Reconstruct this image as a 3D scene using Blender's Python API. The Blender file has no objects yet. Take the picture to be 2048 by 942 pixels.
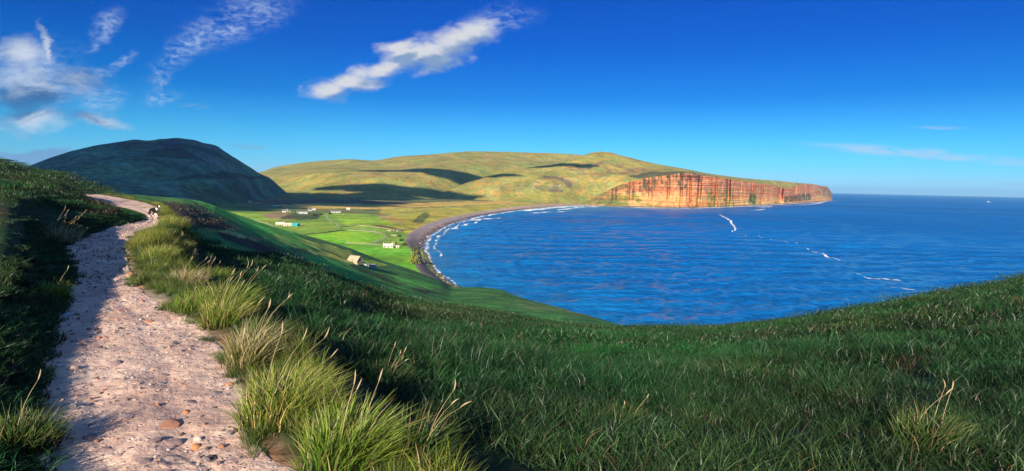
import bpy, bmesh, math, random
import numpy as np
from mathutils import Vector, Matrix

random.seed(7)
rng = np.random.default_rng(7)
scene = bpy.context.scene
COL = scene.collection
R = math.radians

# ------------------------------------------------------------------ camera
CAM_H = 80.0                       # eye height above the sea, metres
FPX = 1220.0                       # focal length in pixels of the 2048 px wide photograph
PITCH, ROLL = math.atan(100.7 / FPX), R(1.2)
_f = np.array([0, math.cos(PITCH), -math.sin(PITCH)])
_r0 = np.array([1.0, 0, 0])
_u0 = np.cross(_r0, _f)
_r = _r0 * math.cos(ROLL) + _u0 * math.sin(ROLL)
_u = -_r0 * math.sin(ROLL) + _u0 * math.cos(ROLL)
cam_d = bpy.data.cameras.new('camera')
cam_d.sensor_width = 36.0
cam_d.lens = 36.0 * FPX / 2048.0
cam_d.clip_start = 0.2
cam_d.clip_end = 200000.0
cam = bpy.data.objects.new('camera', cam_d)
COL.objects.link(cam)
cam.matrix_world = Matrix(((_r[0], _u[0], -_f[0], 0), (_r[1], _u[1], -_f[1], 0), (_r[2], _u[2], -_f[2], CAM_H), (0, 0, 0, 1)))
scene.camera = cam

# ------------------------------------------------------------------ sun, view
SUN_EL, SUN_HEAD = R(19.5), R(17.0)          # light travels towards azimuth +47 deg (x right, y ahead)
TOSUN = np.array([-math.sin(SUN_HEAD) * math.cos(SUN_EL), -math.cos(SUN_HEAD) * math.cos(SUN_EL), math.sin(SUN_EL)])
sun_d = bpy.data.lights.new('sun', 'SUN')
sun_d.energy = 5.0
sun_d.angle = R(0.5)
sun_d.color = (1.0, 0.86, 0.66)
sun = bpy.data.objects.new('sun', sun_d)
COL.objects.link(sun)
sun.rotation_euler = Vector(TOSUN).to_track_quat('Z', 'Y').to_euler()
scene.view_settings.view_transform = 'Standard'
scene.view_settings.look = 'None'
scene.view_settings.exposure = 1.0
scene.view_settings.gamma = 1.0
scene.cycles.use_denoising = True
scene.cycles.max_bounces = 5
scene.cycles.diffuse_bounces = 2
scene.cycles.glossy_bounces = 2
scene.cycles.transmission_bounces = 2
scene.cycles.transparent_max_bounces = 6
scene.cycles.caustics_reflective = False
scene.cycles.caustics_refractive = False
scene.cycles.use_adaptive_sampling = True
scene.cycles.adaptive_threshold = 0.01

# ------------------------------------------------------------------ geometry of the view (measuring the photograph)
def ray(px, py):
    """world direction of a pixel of the photograph"""
    a = (np.asarray(px, float) - 1024.0) / FPX
    b = (471.0 - np.asarray(py, float)) / FPX
    return tuple(_f[i] + a * _r[i] + b * _u[i] for i in range(3))
def az_tan(px, py):
    d = ray(px, py)
    h = np.hypot(d[0], d[1])
    return np.arctan2(d[0], d[1]), d[2] / h
def P(px, py, r):
    d = ray(px, py); h = np.hypot(d[0], d[1])
    return np.array([d[0] / h * r, d[1] / h * r, CAM_H + d[2] / h * r])
def Pz(px, py, z):
    d = ray(px, py); t = (z - CAM_H) / d[2]
    return np.array([d[0] * t, d[1] * t, CAM_H + d[2] * t])
def to_px(X, Y, Z):
    """pixel of the photograph on which a world point falls (used to measure where fields and patches lie)"""
    Z = Z - CAM_H
    zf = X * _f[0] + Y * _f[1] + Z * _f[2]
    zf = np.where(zf < 0.1, 0.1, zf)
    return (1024 + FPX * (X * _r[0] + Y * _r[1] + Z * _r[2]) / zf, 471 - FPX * (X * _u[0] + Y * _u[1] + Z * _u[2]) / zf)

def sstep(a, b, x):
    t = np.clip((x - a) / (b - a), 0, 1)
    return t * t * (3 - 2 * t)
def _slopes(x, y):
    h = np.diff(x); d = np.diff(y) / h
    m = np.zeros_like(y)
    if len(x) == 2:
        m[:] = d[0]; return m
    w1 = 2 * h[1:] + h[:-1]; w2 = h[1:] + 2 * h[:-1]
    ok = d[:-1] * d[1:] > 0
    with np.errstate(divide='ignore', invalid='ignore'):
        mm = (w1 + w2) / (w1 / d[:-1] + w2 / d[1:])
    m[1:-1] = np.where(ok, mm, 0)
    m[0] = d[0]; m[-1] = d[-1]
    return m
def pchip(x, y, q):
    x = np.asarray(x, float); y = np.asarray(y, float)
    m = _slopes(x, y)
    q = np.clip(q, x[0], x[-1])
    i = np.clip(np.searchsorted(x, q) - 1, 0, len(x) - 2)
    h = x[i + 1] - x[i]; t = (q - x[i]) / h
    return ((2 * t**3 - 3 * t**2 + 1) * y[i] + (t**3 - 2 * t**2 + t) * h * m[i] + (-2 * t**3 + 3 * t**2) * y[i + 1] + (t**3 - t**2) * h * m[i + 1])

# ------------------------------------------------------------------ noise
def _hash(ix, iy, seed):
    n = (ix.astype(np.int64) * 374761393 + iy.astype(np.int64) * 668265263 + seed * 974711) & 0xffffffff
    n = ((n ^ (n >> 13)) * 1274126177) & 0xffffffff
    n = (n ^ (n >> 16)) & 0xffffffff
    return n / 4294967295.0 * 2 * math.pi
def perlin(x, y, seed=0):
    x = np.asarray(x, float); y = np.asarray(y, float)
    x0 = np.floor(x); y0 = np.floor(y); fx = x - x0; fy = y - y0
    def g(dx, dy):
        a = _hash(x0 + dx, y0 + dy, seed)
        return np.cos(a) * (fx - dx) + np.sin(a) * (fy - dy)
    u = fx**3 * (fx * (fx * 6 - 15) + 10); v = fy**3 * (fy * (fy * 6 - 15) + 10)
    a = g(0, 0); b = g(1, 0); c = g(0, 1); d = g(1, 1)
    return 1.4 * ((a * (1 - u) + b * u) * (1 - v) + (c * (1 - u) + d * u) * v)
def fbm(x, y, oct=4, seed=0, gain=0.5):
    s = 0; a = 1; f = 1; n = 0
    for k in range(oct):
        s = s + a * perlin(x * f, y * f, seed + k * 17); n += a; a *= gain; f *= 2.03
    return s / n
def inpoly(px, py, poly):
    r = np.zeros(np.shape(px), bool)
    n = len(poly)
    for i in range(n):
        x1, y1 = poly[i]; x2, y2 = poly[(i + 1) % n]
        if y1 == y2: continue
        c = ((y1 > py) != (y2 > py)) & (px < (x2 - x1) * (py - y1) / (y2 - y1) + x1)
        r ^= c
    return r
def polydist(X, Y, pts):
    """distance to a polyline, signed side (+ right of travel), parameter"""
    best = np.full(np.shape(X), 1e18); side = np.zeros(np.shape(X)); par = np.zeros(np.shape(X))
    for i in range(len(pts) - 1):
        ax, ay = pts[i][:2]; bx, by = pts[i + 1][:2]
        dx, dy = bx - ax, by - ay; L2 = dx * dx + dy * dy + 1e-12
        t = np.clip(((X - ax) * dx + (Y - ay) * dy) / L2, 0, 1)
        ex = X - ax - t * dx; ey = Y - ay - t * dy
        d = np.hypot(ex, ey)
        m = d < best
        best = np.where(m, d, best)
        side = np.where(m, np.sign(dy * (X - ax) - dx * (Y - ay)), side)
        par = np.where(m, i + t, par)
    return best, side, par

# ------------------------------------------------------------------ mesh helpers
def tag(o, label=None, cat=None, group=None, kind=None):
    if label: o['label'] = label
    if cat: o['category'] = cat
    if group: o['group'] = group
    if kind: o['kind'] = kind
    return o
def mesh_from(name, verts, faces, mats=(), smooth=True, parent=None, midx=None, up=False):
    me = bpy.data.meshes.new(name)
    verts = np.asarray(verts, np.float32).reshape(-1, 3)
    faces = np.asarray(faces, np.int32)
    n = faces.shape[1]
    me.vertices.add(len(verts)); me.vertices.foreach_set('co', verts.ravel())
    me.loops.add(faces.size); me.loops.foreach_set('vertex_index', faces.ravel())
    me.polygons.add(len(faces)); me.polygons.foreach_set('loop_start', np.arange(len(faces), dtype=np.int32) * n)
    me.polygons.foreach_set('loop_total', np.full(len(faces), n, np.int32))
    me.polygons.foreach_set('use_smooth', np.full(len(faces), smooth, bool))
    for m in (mats if isinstance(mats, (list, tuple)) else [mats]): me.materials.append(m)
    if midx is not None: me.polygons.foreach_set('material_index', np.asarray(midx, np.int32))
    me.update(); me.validate()
    if up:
        nz = np.empty(len(me.polygons) * 3, np.float32); me.polygons.foreach_get('normal', nz)
        if nz[2::3].sum() < 0: me.flip_normals()
    return me
def link(name, me, parent=None):
    o = bpy.data.objects.new(name, me); COL.objects.link(o)
    if parent: o.parent = parent
    return o
def set_col(me, cols, name='tint'):
    a = me.attributes.new(name, 'FLOAT_COLOR', 'POINT')
    c = np.ones((len(me.vertices), 4), np.float32); c[:, :3] = cols
    a.data.foreach_set('color', c.ravel())
def set_val(me, v, name):
    a = me.attributes.new(name, 'FLOAT', 'POINT')
    a.data.foreach_set('value', np.asarray(v, np.float32).ravel())
def grid_faces(nu, nv, wrap=False):
    """vertex index = i*nv + j, i in nu"""
    iu = np.arange(nu if wrap else nu - 1); jv = np.arange(nv - 1)
    I, J = np.meshgrid(iu, jv, indexing='ij'); I2 = (I + 1) % nu
    return np.stack([I * nv + J, I2 * nv + J, I2 * nv + J + 1, I * nv + J + 1], -1).reshape(-1, 4)[:, ::-1]

# ------------------------------------------------------------------ materials
def new_mat(name):
    m = bpy.data.materials.new(name); m.use_nodes = True
    nt = m.node_tree; b = nt.nodes['Principled BSDF']
    b.inputs['Specular IOR Level'].default_value = 0.15
    b.inputs['Roughness'].default_value = 0.9
    return m, nt, b
def N(nt, typ, **kw):
    n = nt.nodes.new(typ)
    for k, v in kw.items():
        if k.startswith('i_'):
            n.inputs[k[2:].replace('_', ' ')].default_value = v
        else: setattr(n, k, v)
    return n
def mathn(nt, op, a, b=None, c=None, clamp=False):
    n = nt.nodes.new('ShaderNodeMath'); n.operation = op; n.use_clamp = clamp
    for i, v in enumerate((a, b, c)):
        if v is None: continue
        if isinstance(v, (int, float)): n.inputs[i].default_value = v
        else: nt.links.new(v, n.inputs[i])
    return n.outputs[0]
def mixc(nt, fac, a, b, blend='MIX'):
    n = nt.nodes.new('ShaderNodeMix'); n.data_type = 'RGBA'; n.blend_type = blend
    for s, v in ((n.inputs[0], fac), (n.inputs[6], a), (n.inputs[7], b)):
        if isinstance(v, (int, float)): s.default_value = v
        elif isinstance(v, (tuple, list)): s.default_value = tuple(v) + ((1,) if len(v) == 3 else ())
        else: nt.links.new(v, s)
    return n.outputs[2]
def noise(nt, vec, scale, detail=4, rough=0.55, dist=0.0):
    n = N(nt, 'ShaderNodeTexNoise'); n.inputs['Scale'].default_value = scale; n.inputs['Detail'].default_value = detail
    n.inputs['Roughness'].default_value = rough; n.inputs['Distortion'].default_value = dist
    if vec is not None: nt.links.new(vec, n.inputs['Vector'])
    return n.outputs['Fac']
def maprange(nt, v, a, b, c=0.0, d=1.0, smooth=True):
    n = N(nt, 'ShaderNodeMapRange'); n.interpolation_type = 'SMOOTHSTEP' if smooth else 'LINEAR'
    nt.links.new(v, n.inputs['Value'])
    for k, x in (('From Min', a), ('From Max', b), ('To Min', c), ('To Max', d)): n.inputs[k].default_value = x
    return n.outputs[0]
def mapping(nt, vec, scale=(1, 1, 1), rot=(0, 0, 0), loc=(0, 0, 0)):
    n = N(nt, 'ShaderNodeMapping'); n.inputs['Scale'].default_value = scale; n.inputs['Rotation'].default_value = rot; n.inputs['Location'].default_value = loc
    nt.links.new(vec, n.inputs['Vector']); return n.outputs[0]
def ground_mat(name, s1, s2, var=0.5, bump=0.5, bdist=1.0, extra=None):
    """soil and plants: the tint attribute varied by two scales of patchy growth, with relief"""
    m, nt, b = new_mat(name)
    pos = N(nt, 'ShaderNodeNewGeometry').outputs['Position']
    at = N(nt, 'ShaderNodeAttribute', attribute_name='tint').outputs['Color']
    n1 = noise(nt, pos, s1, 6, 0.6, 0.4); n2 = noise(nt, pos, s2, 5, 0.65)
    f = mathn(nt, 'MULTIPLY', maprange(nt, n1, 0.3, 0.7, 1 - var, 1 + var), maprange(nt, n2, 0.28, 0.72, 1 - var, 1 + var))
    c = mixc(nt, 1.0, at, N(nt, 'ShaderNodeCombineColor').outputs[0], 'MULTIPLY')
    cc = nt.nodes[-1]
    comb = [n for n in nt.nodes if n.bl_idname == 'ShaderNodeCombineColor'][0]
    n3 = noise(nt, pos, s1 * 2.7, 3, 0.5)
    nt.links.new(mathn(nt, 'MULTIPLY', f, maprange(nt, n3, 0.35, 0.65, 0.85, 1.25)), comb.inputs[0])
    nt.links.new(f, comb.inputs[1])
    nt.links.new(mathn(nt, 'MULTIPLY', f, maprange(nt, n3, 0.35, 0.65, 1.1, 0.85)), comb.inputs[2])
    nt.links.new(c, b.inputs['Base Color'])
    bp = N(nt, 'ShaderNodeBump'); bp.inputs['Strength'].default_value = bump; bp.inputs['Distance'].default_value = bdist
    nt.links.new(mathn(nt, 'ADD', n2, mathn(nt, 'MULTIPLY', n1, 1.5)), bp.inputs['Height']); nt.links.new(bp.outputs[0], b.inputs['Normal'])
    return m
def flat_mat(name, col, rough=0.85, nscale=6.0, var=0.25, bump=0.3, bd=0.02, obj=True):
    m, nt, b = new_mat(name)
    tc = N(nt, 'ShaderNodeTexCoord').outputs['Object']
    n = noise(nt, tc, nscale, 6, 0.6)
    nt.links.new(mixc(nt, n, tuple(c * (1 - var) for c in col), tuple(min(1, c * (1 + var)) for c in col)), b.inputs['Base Color'])
    bp = N(nt, 'ShaderNodeBump'); bp.inputs['Strength'].default_value = bump; bp.inputs['Distance'].default_value = bd
    nt.links.new(n, bp.inputs['Height']); nt.links.new(bp.outputs[0], b.inputs['Normal'])
    b.inputs['Roughness'].default_value = rough
    return m

# ------------------------------------------------------------------ sky
world = bpy.data.worlds.new('World'); scene.world = world
world.use_nodes = True
SKY_STRENGTH = 0.10
def build_sky():
    nt = world.node_tree; nt.nodes.clear()
    out = N(nt, 'ShaderNodeOutputWorld'); bg = N(nt, 'ShaderNodeBackground'); bg.inputs['Strength'].default_value = SKY_STRENGTH
    nt.links.new(bg.outputs[0], out.inputs[0])
    sk = N(nt, 'ShaderNodeTexSky'); sk.sky_type = 'NISHITA'; sk.sun_disc = False
    sk.sun_elevation = SUN_EL; sk.sun_rotation = SUN_HEAD + math.pi
    sk.altitude = 80; sk.air_density = 1.0; sk.dust_density = 0.3; sk.ozone_density = 3.0
    d = N(nt, 'ShaderNodeTexCoord').outputs['Generated']
    sp = N(nt, 'ShaderNodeSeparateXYZ'); nt.links.new(d, sp.inputs[0])
    dx, dy, dz = sp.outputs
    # the photograph's vivid colour: the sky's own colour graded by height above the horizon, the same all round
    cr = N(nt, 'ShaderNodeValToRGB'); el = cr.color_ramp.elements
    stops = [(0.0, (.30, .54, 1.08)), (.033, (.14, .46, .84)), (.073, (.075, .385, .68)), (.136, (.015, .22, .54)), (.211, (.004, .15, .50)), (.28, (.003, .13, .48)), (.45, (.12, .32, .66)), (.7, (.6, .75, .95)), (1.0, (.8, .9, 1.0))]
    while len(el) < len(stops): el.new(0.5)
    for e_, (p_, c_) in zip(el, stops): e_.position = p_; e_.color = tuple(x / 2 for x in c_) + (1,)
    nt.links.new(dz, cr.inputs[0])
    g2 = N(nt, 'ShaderNodeVectorMath'); g2.operation = 'SCALE'; g2.inputs['Scale'].default_value = 2.0; nt.links.new(cr.outputs[0], g2.inputs[0])
    base = mixc(nt, 1.0, sk.outputs[0], g2.outputs[0], 'MULTIPLY')
    ysafe = mathn(nt, 'MAXIMUM', dy, 0.05)
    U = mathn(nt, 'DIVIDE', dx, ysafe); V = mathn(nt, 'DIVIDE', dz, ysafe)
    ahead = maprange(nt, dy, 0.08, 0.2)
    cv = N(nt, 'ShaderNodeCombineXYZ'); nt.links.new(U, cv.inputs[0]); nt.links.new(V, cv.inputs[1]); uv = cv.outputs[0]
    # billows that bend the outlines
    wn = N(nt, 'ShaderNodeTexNoise'); wn.inputs['Scale'].default_value = 9; wn.inputs['Detail'].default_value = 6; wn.inputs['Roughness'].default_value = 0.6
    nt.links.new(mapping(nt, uv, (1, 1.8, 1)), wn.inputs['Vector'])
    wv = N(nt, 'ShaderNodeVectorMath'); wv.operation = 'SUBTRACT'; nt.links.new(wn.outputs['Color'], wv.inputs[0]); wv.inputs[1].default_value = (0.5, 0.5, 0.5)
    ws = N(nt, 'ShaderNodeVectorMath'); ws.operation = 'MULTIPLY'; nt.links.new(wv.outputs[0], ws.inputs[0]); ws.inputs[1].default_value = (0.11, 0.05, 0)
    wa = N(nt, 'ShaderNodeVectorMath'); wa.operation = 'ADD'; nt.links.new(uv, wa.inputs[0]); nt.links.new(ws.outputs[0], wa.inputs[1])
    uvw = wa.outputs[0]
    ws2 = N(nt, 'ShaderNodeVectorMath'); ws2.operation = 'MULTIPLY'; nt.links.new(wv.outputs[0], ws2.inputs[0]); ws2.inputs[1].default_value = (0.03, 0.014, 0)
    wa2 = N(nt, 'ShaderNodeVectorMath'); wa2.operation = 'ADD'; nt.links.new(uv, wa2.inputs[0]); nt.links.new(ws2.outputs[0], wa2.inputs[1])
    uvs = wa2.outputs[0]
    def uvof(px, py):
        a = ray(px, py); return a[0] / a[1], a[2] / a[1]
    def blob(px, py, hw, hh, deg, vec, hard=1.0):
        u, v = uvof(px, py)
        m = N(nt, 'ShaderNodeMapping'); m.vector_type = 'TEXTURE'
        m.inputs['Location'].default_value = (u, v, 0); m.inputs['Rotation'].default_value = (0, 0, R(deg)); m.inputs['Scale'].default_value = (hw / FPX, hh / FPX, 1)
        nt.links.new(vec, m.inputs['Vector'])
        l = N(nt, 'ShaderNodeVectorMath'); l.operation = 'LENGTH'; nt.links.new(m.outputs[0], l.inputs[0])
        return mathn(nt, 'SUBTRACT', hard, mathn(nt, 'MULTIPLY', l.outputs['Value'], hard))
    def union(bl):
        o = bl[0]
        for b in bl[1:]: o = mathn(nt, 'SMOOTH_MAX', o, b, 0.25)
        return o
    def cumulus(bl, vec_off, uvv, sharp0, sharp1, nscale, namp):
        o = union(bl)
        n = noise(nt, mapping(nt, uvv, (1, 1.7, 1), loc=(0, vec_off, 0)), nscale, 9, 0.58, 0.3)
        o = mathn(nt, 'ADD', o, mathn(nt, 'MULTIPLY', mathn(nt, 'SUBTRACT', n, 0.5), namp))
        return maprange(nt, o, sharp0, sharp1)
    col = base
    def layer(col, fac, added_cloud):
        return mixc(nt, mathn(nt, 'MULTIPLY', fac, ahead), col, added_cloud)
    K = 0.5 / SKY_STRENGTH
    def c(r, g, b): return (r * K, g * K, b * K)
    # thin high ripples: streaks at upper left
    rip = noise(nt, mapping(nt, uvs, (1.0, 2.2, 1), rot=(0, 0, R(14))), 60, 5, 0.62, 0.4)
    rip2 = noise(nt, mapping(nt, uvs, (1, 1.6, 1)), 13, 5, 0.6)
    def ripples(bl, amp):
        o = maprange(nt, union(bl), 0.0, 0.95)
        k = mathn(nt, 'ADD', mathn(nt, 'MULTIPLY', rip, 1.1), mathn(nt, 'MULTIPLY', rip2, 0.9))
        k = maprange(nt, k, 0.76, 1.42)
        return mathn(nt, 'MULTIPLY', mathn(nt, 'MULTIPLY', o, k), amp)
    s1 = ripples([blob(470, 40, 170, 55, 22, uvw), blob(380, 80, 150, 42, 38, uvw), blob(318, 190, 45, 26, 10, uvw), blob(318, 135, 26, 70, -20, uvw)], 0.66)
    s2 = ripples([blob(215, 50, 60, 26, 40, uvw), blob(180, 85, 40, 14, 60, uvw), blob(240, 120, 40, 16, 40, uvw), blob(200, 150, 40, 16, 10, uvw), blob(205, 200, 60, 40, 5, uvw), blob(70, 130, 120, 80, 0, uvw)], 0.6)
    s3 = ripples([blob(980, 50, 120, 42, 14, uvw), blob(860, 90, 130, 28, 25, uvw)], 0.72)
    for s in (s1, s2, s3): col = layer(col, s, c(0.62, 0.76, 0.92))
    # the big bank at the left
    bl = lambda v: [blob(60, 180, 130, 75, 0, v), blob(150, 165, 90, 45, 0, v), blob(60, 245, 125, 34, 4, v), blob(190, 240, 70, 16, -6, v), blob(40, 110, 90, 40, 0, v), blob(95, 95, 14, 55, 12, v)]
    d1 = cumulus(bl(uvw), 0.0, uvw, -0.02, 0.95, 11, 1.5)
    n_in = noise(nt, mapping(nt, uvw, (1, 2.6, 1)), 8, 6, 0.6, 0.5)
    cc = mixc(nt, maprange(nt, n_in, 0.36, 0.62), c(0.12, 0.22, 0.46), c(0.58, 0.66, 0.78))
    dark = maprange(nt, union([blob(20, 205, 150, 50, 0, uvw)]), 0.0, 0.6)
    cc = mixc(nt, mathn(nt, 'MULTIPLY', dark, maprange(nt, n_in, 0.66, 0.42)), cc, c(0.05, 0.13, 0.34))
    bright = maprange(nt, union([blob(60, 130, 100, 40, 10, uvw), blob(100, 262, 90, 18, 0, uvw)]), 0.0, 0.6)
    cc = mixc(nt, mathn(nt, 'MULTIPLY', bright, 0.6), cc, c(0.74, 0.80, 0.90))
    col = layer(col, mathn(nt, 'MULTIPLY', d1, 0.84), cc)
    # the long cumulus in the middle
    bm_ = lambda v: [blob(660, 180, 52, 24, 0, v), blob(705, 164, 68, 20, 2, v), blob(760, 138, 80, 20, 12, v), blob(845, 104, 105, 38, 16, v), blob(925, 74, 85, 34, 20, v), blob(880, 118, 70, 26, 20, v), blob(800, 92, 60, 14, 8, v)]
    d2 = cumulus(bm_(uvs), 0.0, uvs, -0.14, 0.80, 24, 1.7)
    up = N(nt, 'ShaderNodeVectorMath'); up.operation = 'ADD'; nt.links.new(uvs, up.inputs[0]); up.inputs[1].default_value = (-0.008, 0.017, 0)
    d2u = cumulus(bm_(up.outputs[0]), 0.0, up.outputs[0], 0.0, 1.0, 24, 1.5)
    cc = mixc(nt, maprange(nt, d2u, 0.10, 0.85), c(0.72, 0.73, 0.76), c(0.24, 0.36, 0.56))
    col = layer(col, mathn(nt, 'MULTIPLY', d2, 0.95), cc)
    # low thin bars
    st = noise(nt, mapping(nt, uvw, (1, 7, 1)), 10, 5, 0.6)
    def bar(bl, amp, cl):
        o = maprange(nt, union(bl), 0.0, 0.8)
        return mathn(nt, 'MULTIPLY', mathn(nt, 'MULTIPLY', o, maprange(nt, st, 0.35, 0.62)), amp), cl
    for f_, cl in (bar([blob(1830, 306, 290, 15, -3, uv), blob(1960, 318, 150, 12, -4, uv)], 0.75, c(0.52, 0.66, 0.84)),
                   bar([blob(490, 293, 60, 6, -2, uv)], 0.75, c(0.22, 0.40, 0.62)),
                   bar([blob(385, 212, 42, 8, -2, uv)], 0.7, c(0.30, 0.42, 0.66)),
                   bar([blob(1880, 256, 90, 5, 0, uv)], 0.35, c(0.5, 0.6, 0.8)),
                   bar([blob(1950, 365, 240, 8, -1, uv)], 0.45, c(0.35, 0.55, 0.78))):
        col = layer(col, f_, cl)
    bank = maprange(nt, union([blob(10, 322, 190, 26, 3, uvw)]), 0.05, 0.4)
    col = layer(col, mathn(nt, 'MULTIPLY', bank, 0.85), c(0.17, 0.33, 0.62))
    low = maprange(nt, union([blob(20, 338, 80, 12, 0, uvw)]), 0.0, 0.6)
    col = layer(col, mathn(nt, 'MULTIPLY', low, 0.8), c(0.8, 0.8, 0.82))
    nt.links.new(col, bg.inputs['Color'])
SKY_SAT, SKY_VAL = 1.25, 1.0
build_sky()

# =================================================================== THE SETTING
# ------------------------------------------------------------------ the path: its edges on the ground
PATH_Z = CAM_H - 1.65
_pairs = [((100, 935), (555, 935)), ((104, 850), (505, 850)), ((106, 790), (470, 790)), ((110, 725), (436, 725)), ((130, 665), (395, 672)), ((128, 625), (330, 618)),
          ((146, 585), (275, 582)), ((145, 535), (256, 530)), ((146, 487), (250, 488)), ((190, 470), (272, 466)), ((252, 455), (306, 449)),
          ((287, 440), (318, 440)), ((284, 430), (314, 430)), ((262, 416), (288, 419)), ((232, 404), (250, 407)), ((205, 396), (216, 398)), ((170, 388.5), (178, 389.5))]
pl = [Pz(a[0], a[1], PATH_Z)[:2] for a, b in _pairs]; pr = [Pz(b[0], b[1], PATH_Z)[:2] for a, b in _pairs]
d0 = (pl[0] + pr[0]) / 2 - (pl[2] + pr[2]) / 2; d0 = d0 / np.linalg.norm(d0); nn = np.array([-d0[1], d0[0]])
for k, (dist, bend) in enumerate(((1.2, 0.05), (3.0, 0.3), (6.0, 1.0), (12, 3.0))):
    c_ = (pl[0] + pr[0]) / 2 if k == 0 else c_
    q = c_ + d0 * dist + nn * bend
    w_ = np.linalg.norm(pr[0 + k] - pl[0 + k]) / 2 if k == 0 else w_
    pl.insert(0, q - np.array([d0[1], -d0[0]]) * -w_ * -1); pr.insert(0, q + np.array([d0[1], -d0[0]]) * -w_ * -1 * -1)
pl = np.array(pl); pr = np.array(pr)
# keep left on the left of travel
for i in range(len(pl)):
    j = min(i, len(pl) - 2); t = (pl[j + 1] + pr[j + 1]) - (pl[j] + pr[j])
    n_ = np.array([t[1], -t[0]])
    if np.dot(pr[i] - pl[i], n_) < 0: pl[i], pr[i] = pr[i].copy(), pl[i].copy()
def resample(a, n=220):
    s = np.r_[0, np.cumsum(np.linalg.norm(np.diff((pl + pr) / 2, axis=0), axis=1))]
    q = np.linspace(0, s[-1], n)
    return np.stack([pchip(s, a[:, 0], q), pchip(s, a[:, 1], q)], 1), q
PL, PS = resample(pl, 240); PR, _ = resample(pr, 240)
PC = (PL + PR) / 2; PW = np.linalg.norm(PR - PL, axis=1) / 2
PW = np.convolve(np.r_[PW[:3], PW, PW[-3:]], np.ones(7) / 7, 'valid')
def path_field(X, Y):
    """signed offset from the path edge: negative inside; side (+ right)"""
    shp = np.shape(X); x = np.ravel(X); y = np.ravel(Y)
    e = np.full(x.shape, 99.0); s = np.ones(x.shape)
    near = (x > PC[:, 0].min() - 8) & (x < PC[:, 0].max() + 8) & (y > PC[:, 1].min() - 8) & (y < PC[:, 1].max() + 8)
    if near.any():
        d, sd, par = polydist(x[near], y[near], PC)
        w = np.interp(par, np.arange(len(PW)), PW)
        w = w + 0.10 * fbm(x[near] * 1.6, y[near] * 1.6, 3, 5)
        e[near] = d - w; s[near] = sd
    return e.reshape(shp), s.reshape(shp)

# ------------------------------------------------------------------ A: the hillside we stand on
def col_px(px, kn):
    az, _ = az_tan(px, 471.0)
    out = []
    for r, sp in kn:
        if isinstance(sp, tuple): out.append((r, r * az_tan(px, sp[1])[1]))
        else: out.append((r, sp))
    return float(az), out
y_ = lambda v: ('y', v)
Acols = [
    (R(-180), [(0, -1.65), (20, -1.2), (100, 3), (300, 12)]),
    (R(-135), [(0, -1.65), (3, -1.6), (20, -1.0), (100, 2), (300, 12)]),
    (R(-90), [(0, -1.65), (2.2, -1.65), (4, -1.55), (20, -1.1), (100, 4), (300, 20)]),
    col_px(-150, [(0, -1.65), (2.2, -1.65), (3.6, -1.5), (15, -.95), (40, .5), (110, 3), (160, 4), (300, 5)]),
    col_px(16, [(0, -1.65), (2.4, -1.62), (3.5, -1.5), (8, -1.2), (16, -.8), (40, y_(355)), (70, y_(357)), (110, y_(325)), (150, y_(332)), (300, -6)]),
    col_px(60, [(0, -1.65), (2.8, -1.63), (3.8, -1.52), (10, -1.3), (20, -.95), (42, y_(358)), (68, y_(361)), (110, y_(338)), (150, y_(346)), (300, -10)]),
    col_px(110, [(0, -1.65), (16, -1.65), (18.5, -1.35), (30, -1.0), (46, y_(369)), (68, y_(370)), (105, y_(345)), (150, y_(354)), (300, -14)]),
    col_px(150, [(0, -1.65), (17, -1.65), (20, -1.35), (32, -1.15), (50, y_(380)), (70, y_(381)), (100, y_(362)), (150, y_(371)), (300, -18)]),
    col_px(200, [(0, -1.65), (18, -1.65), (21, -1.35), (36, -1.3), (50, -1.6), (57, -1.65), (66, -1.70), (92, y_(384)), (140, y_(394)), (300, -24)]),
    col_px(250, [(0, -1.65), (20, -1.65), (24, -1.42), (32, -1.42), (37, -1.65), (50, -2.3), (90, -6.5), (130, -12), (300, -46)]),
    col_px(310, [(0, -1.65), (24, -1.65), (31, -1.68), (42, -2.5), (60, -4.6), (90, -9), (130, -15), (300, -50)]),
]
for px, py, rb in ((366, 440, 26), (420, 468, 32), (493, 486, 42), (590, 518, 56), (640, 543, 62), (700, 563, 70), (800, 592, 80), (900, 605, 86), (1000, 622, 92), (1100, 640, 96),
                   (1200, 650, 100), (1300, 650, 102), (1430, 648, 104), (1600, 632, 102), (1750, 607, 98), (1900, 580, 94), (2030, 556, 90), (2150, 535, 88)):
    az, tb = az_tan(px, py + 10)          # the grass itself stands above the soil here
    zb = tb * rb
    kn = [(r, -(1.65**1.8 + (-tb * r)**1.8)**(1 / 1.8)) for r in np.r_[0, np.geomspace(1.5, rb, 12)]]
    zb = kn[-1][1]
    sl = zb / rb
    for dr in (4, 10, 20, 35, 60, 100, 160):
        kn.append((rb + dr, max(-86, zb + sl * dr - 0.0035 * dr * dr - 0.004 * dr)))
    Acols.append((float(az), kn))
Acols += [(R(60), [(0, -1.65), (60, -6), (150, -14), (300, -60)]), (R(90), [(0, -1.65), (60, -4), (150, -10), (300, -30)]), (R(135), [(0, -1.65), (60, -2), (300, 0)]), (R(180), [(0, -1.65), (20, -1.2), (100, 3), (300, 12)])]
A_RG = np.r_[0.0, np.geomspace(0.7, 300, 330)]
_aza = np.array([c[0] for c in Acols])
_ZC = np.stack([pchip([k[0] for k in c[1]], [k[1] for k in c[1]], A_RG) for c in Acols])
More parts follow.
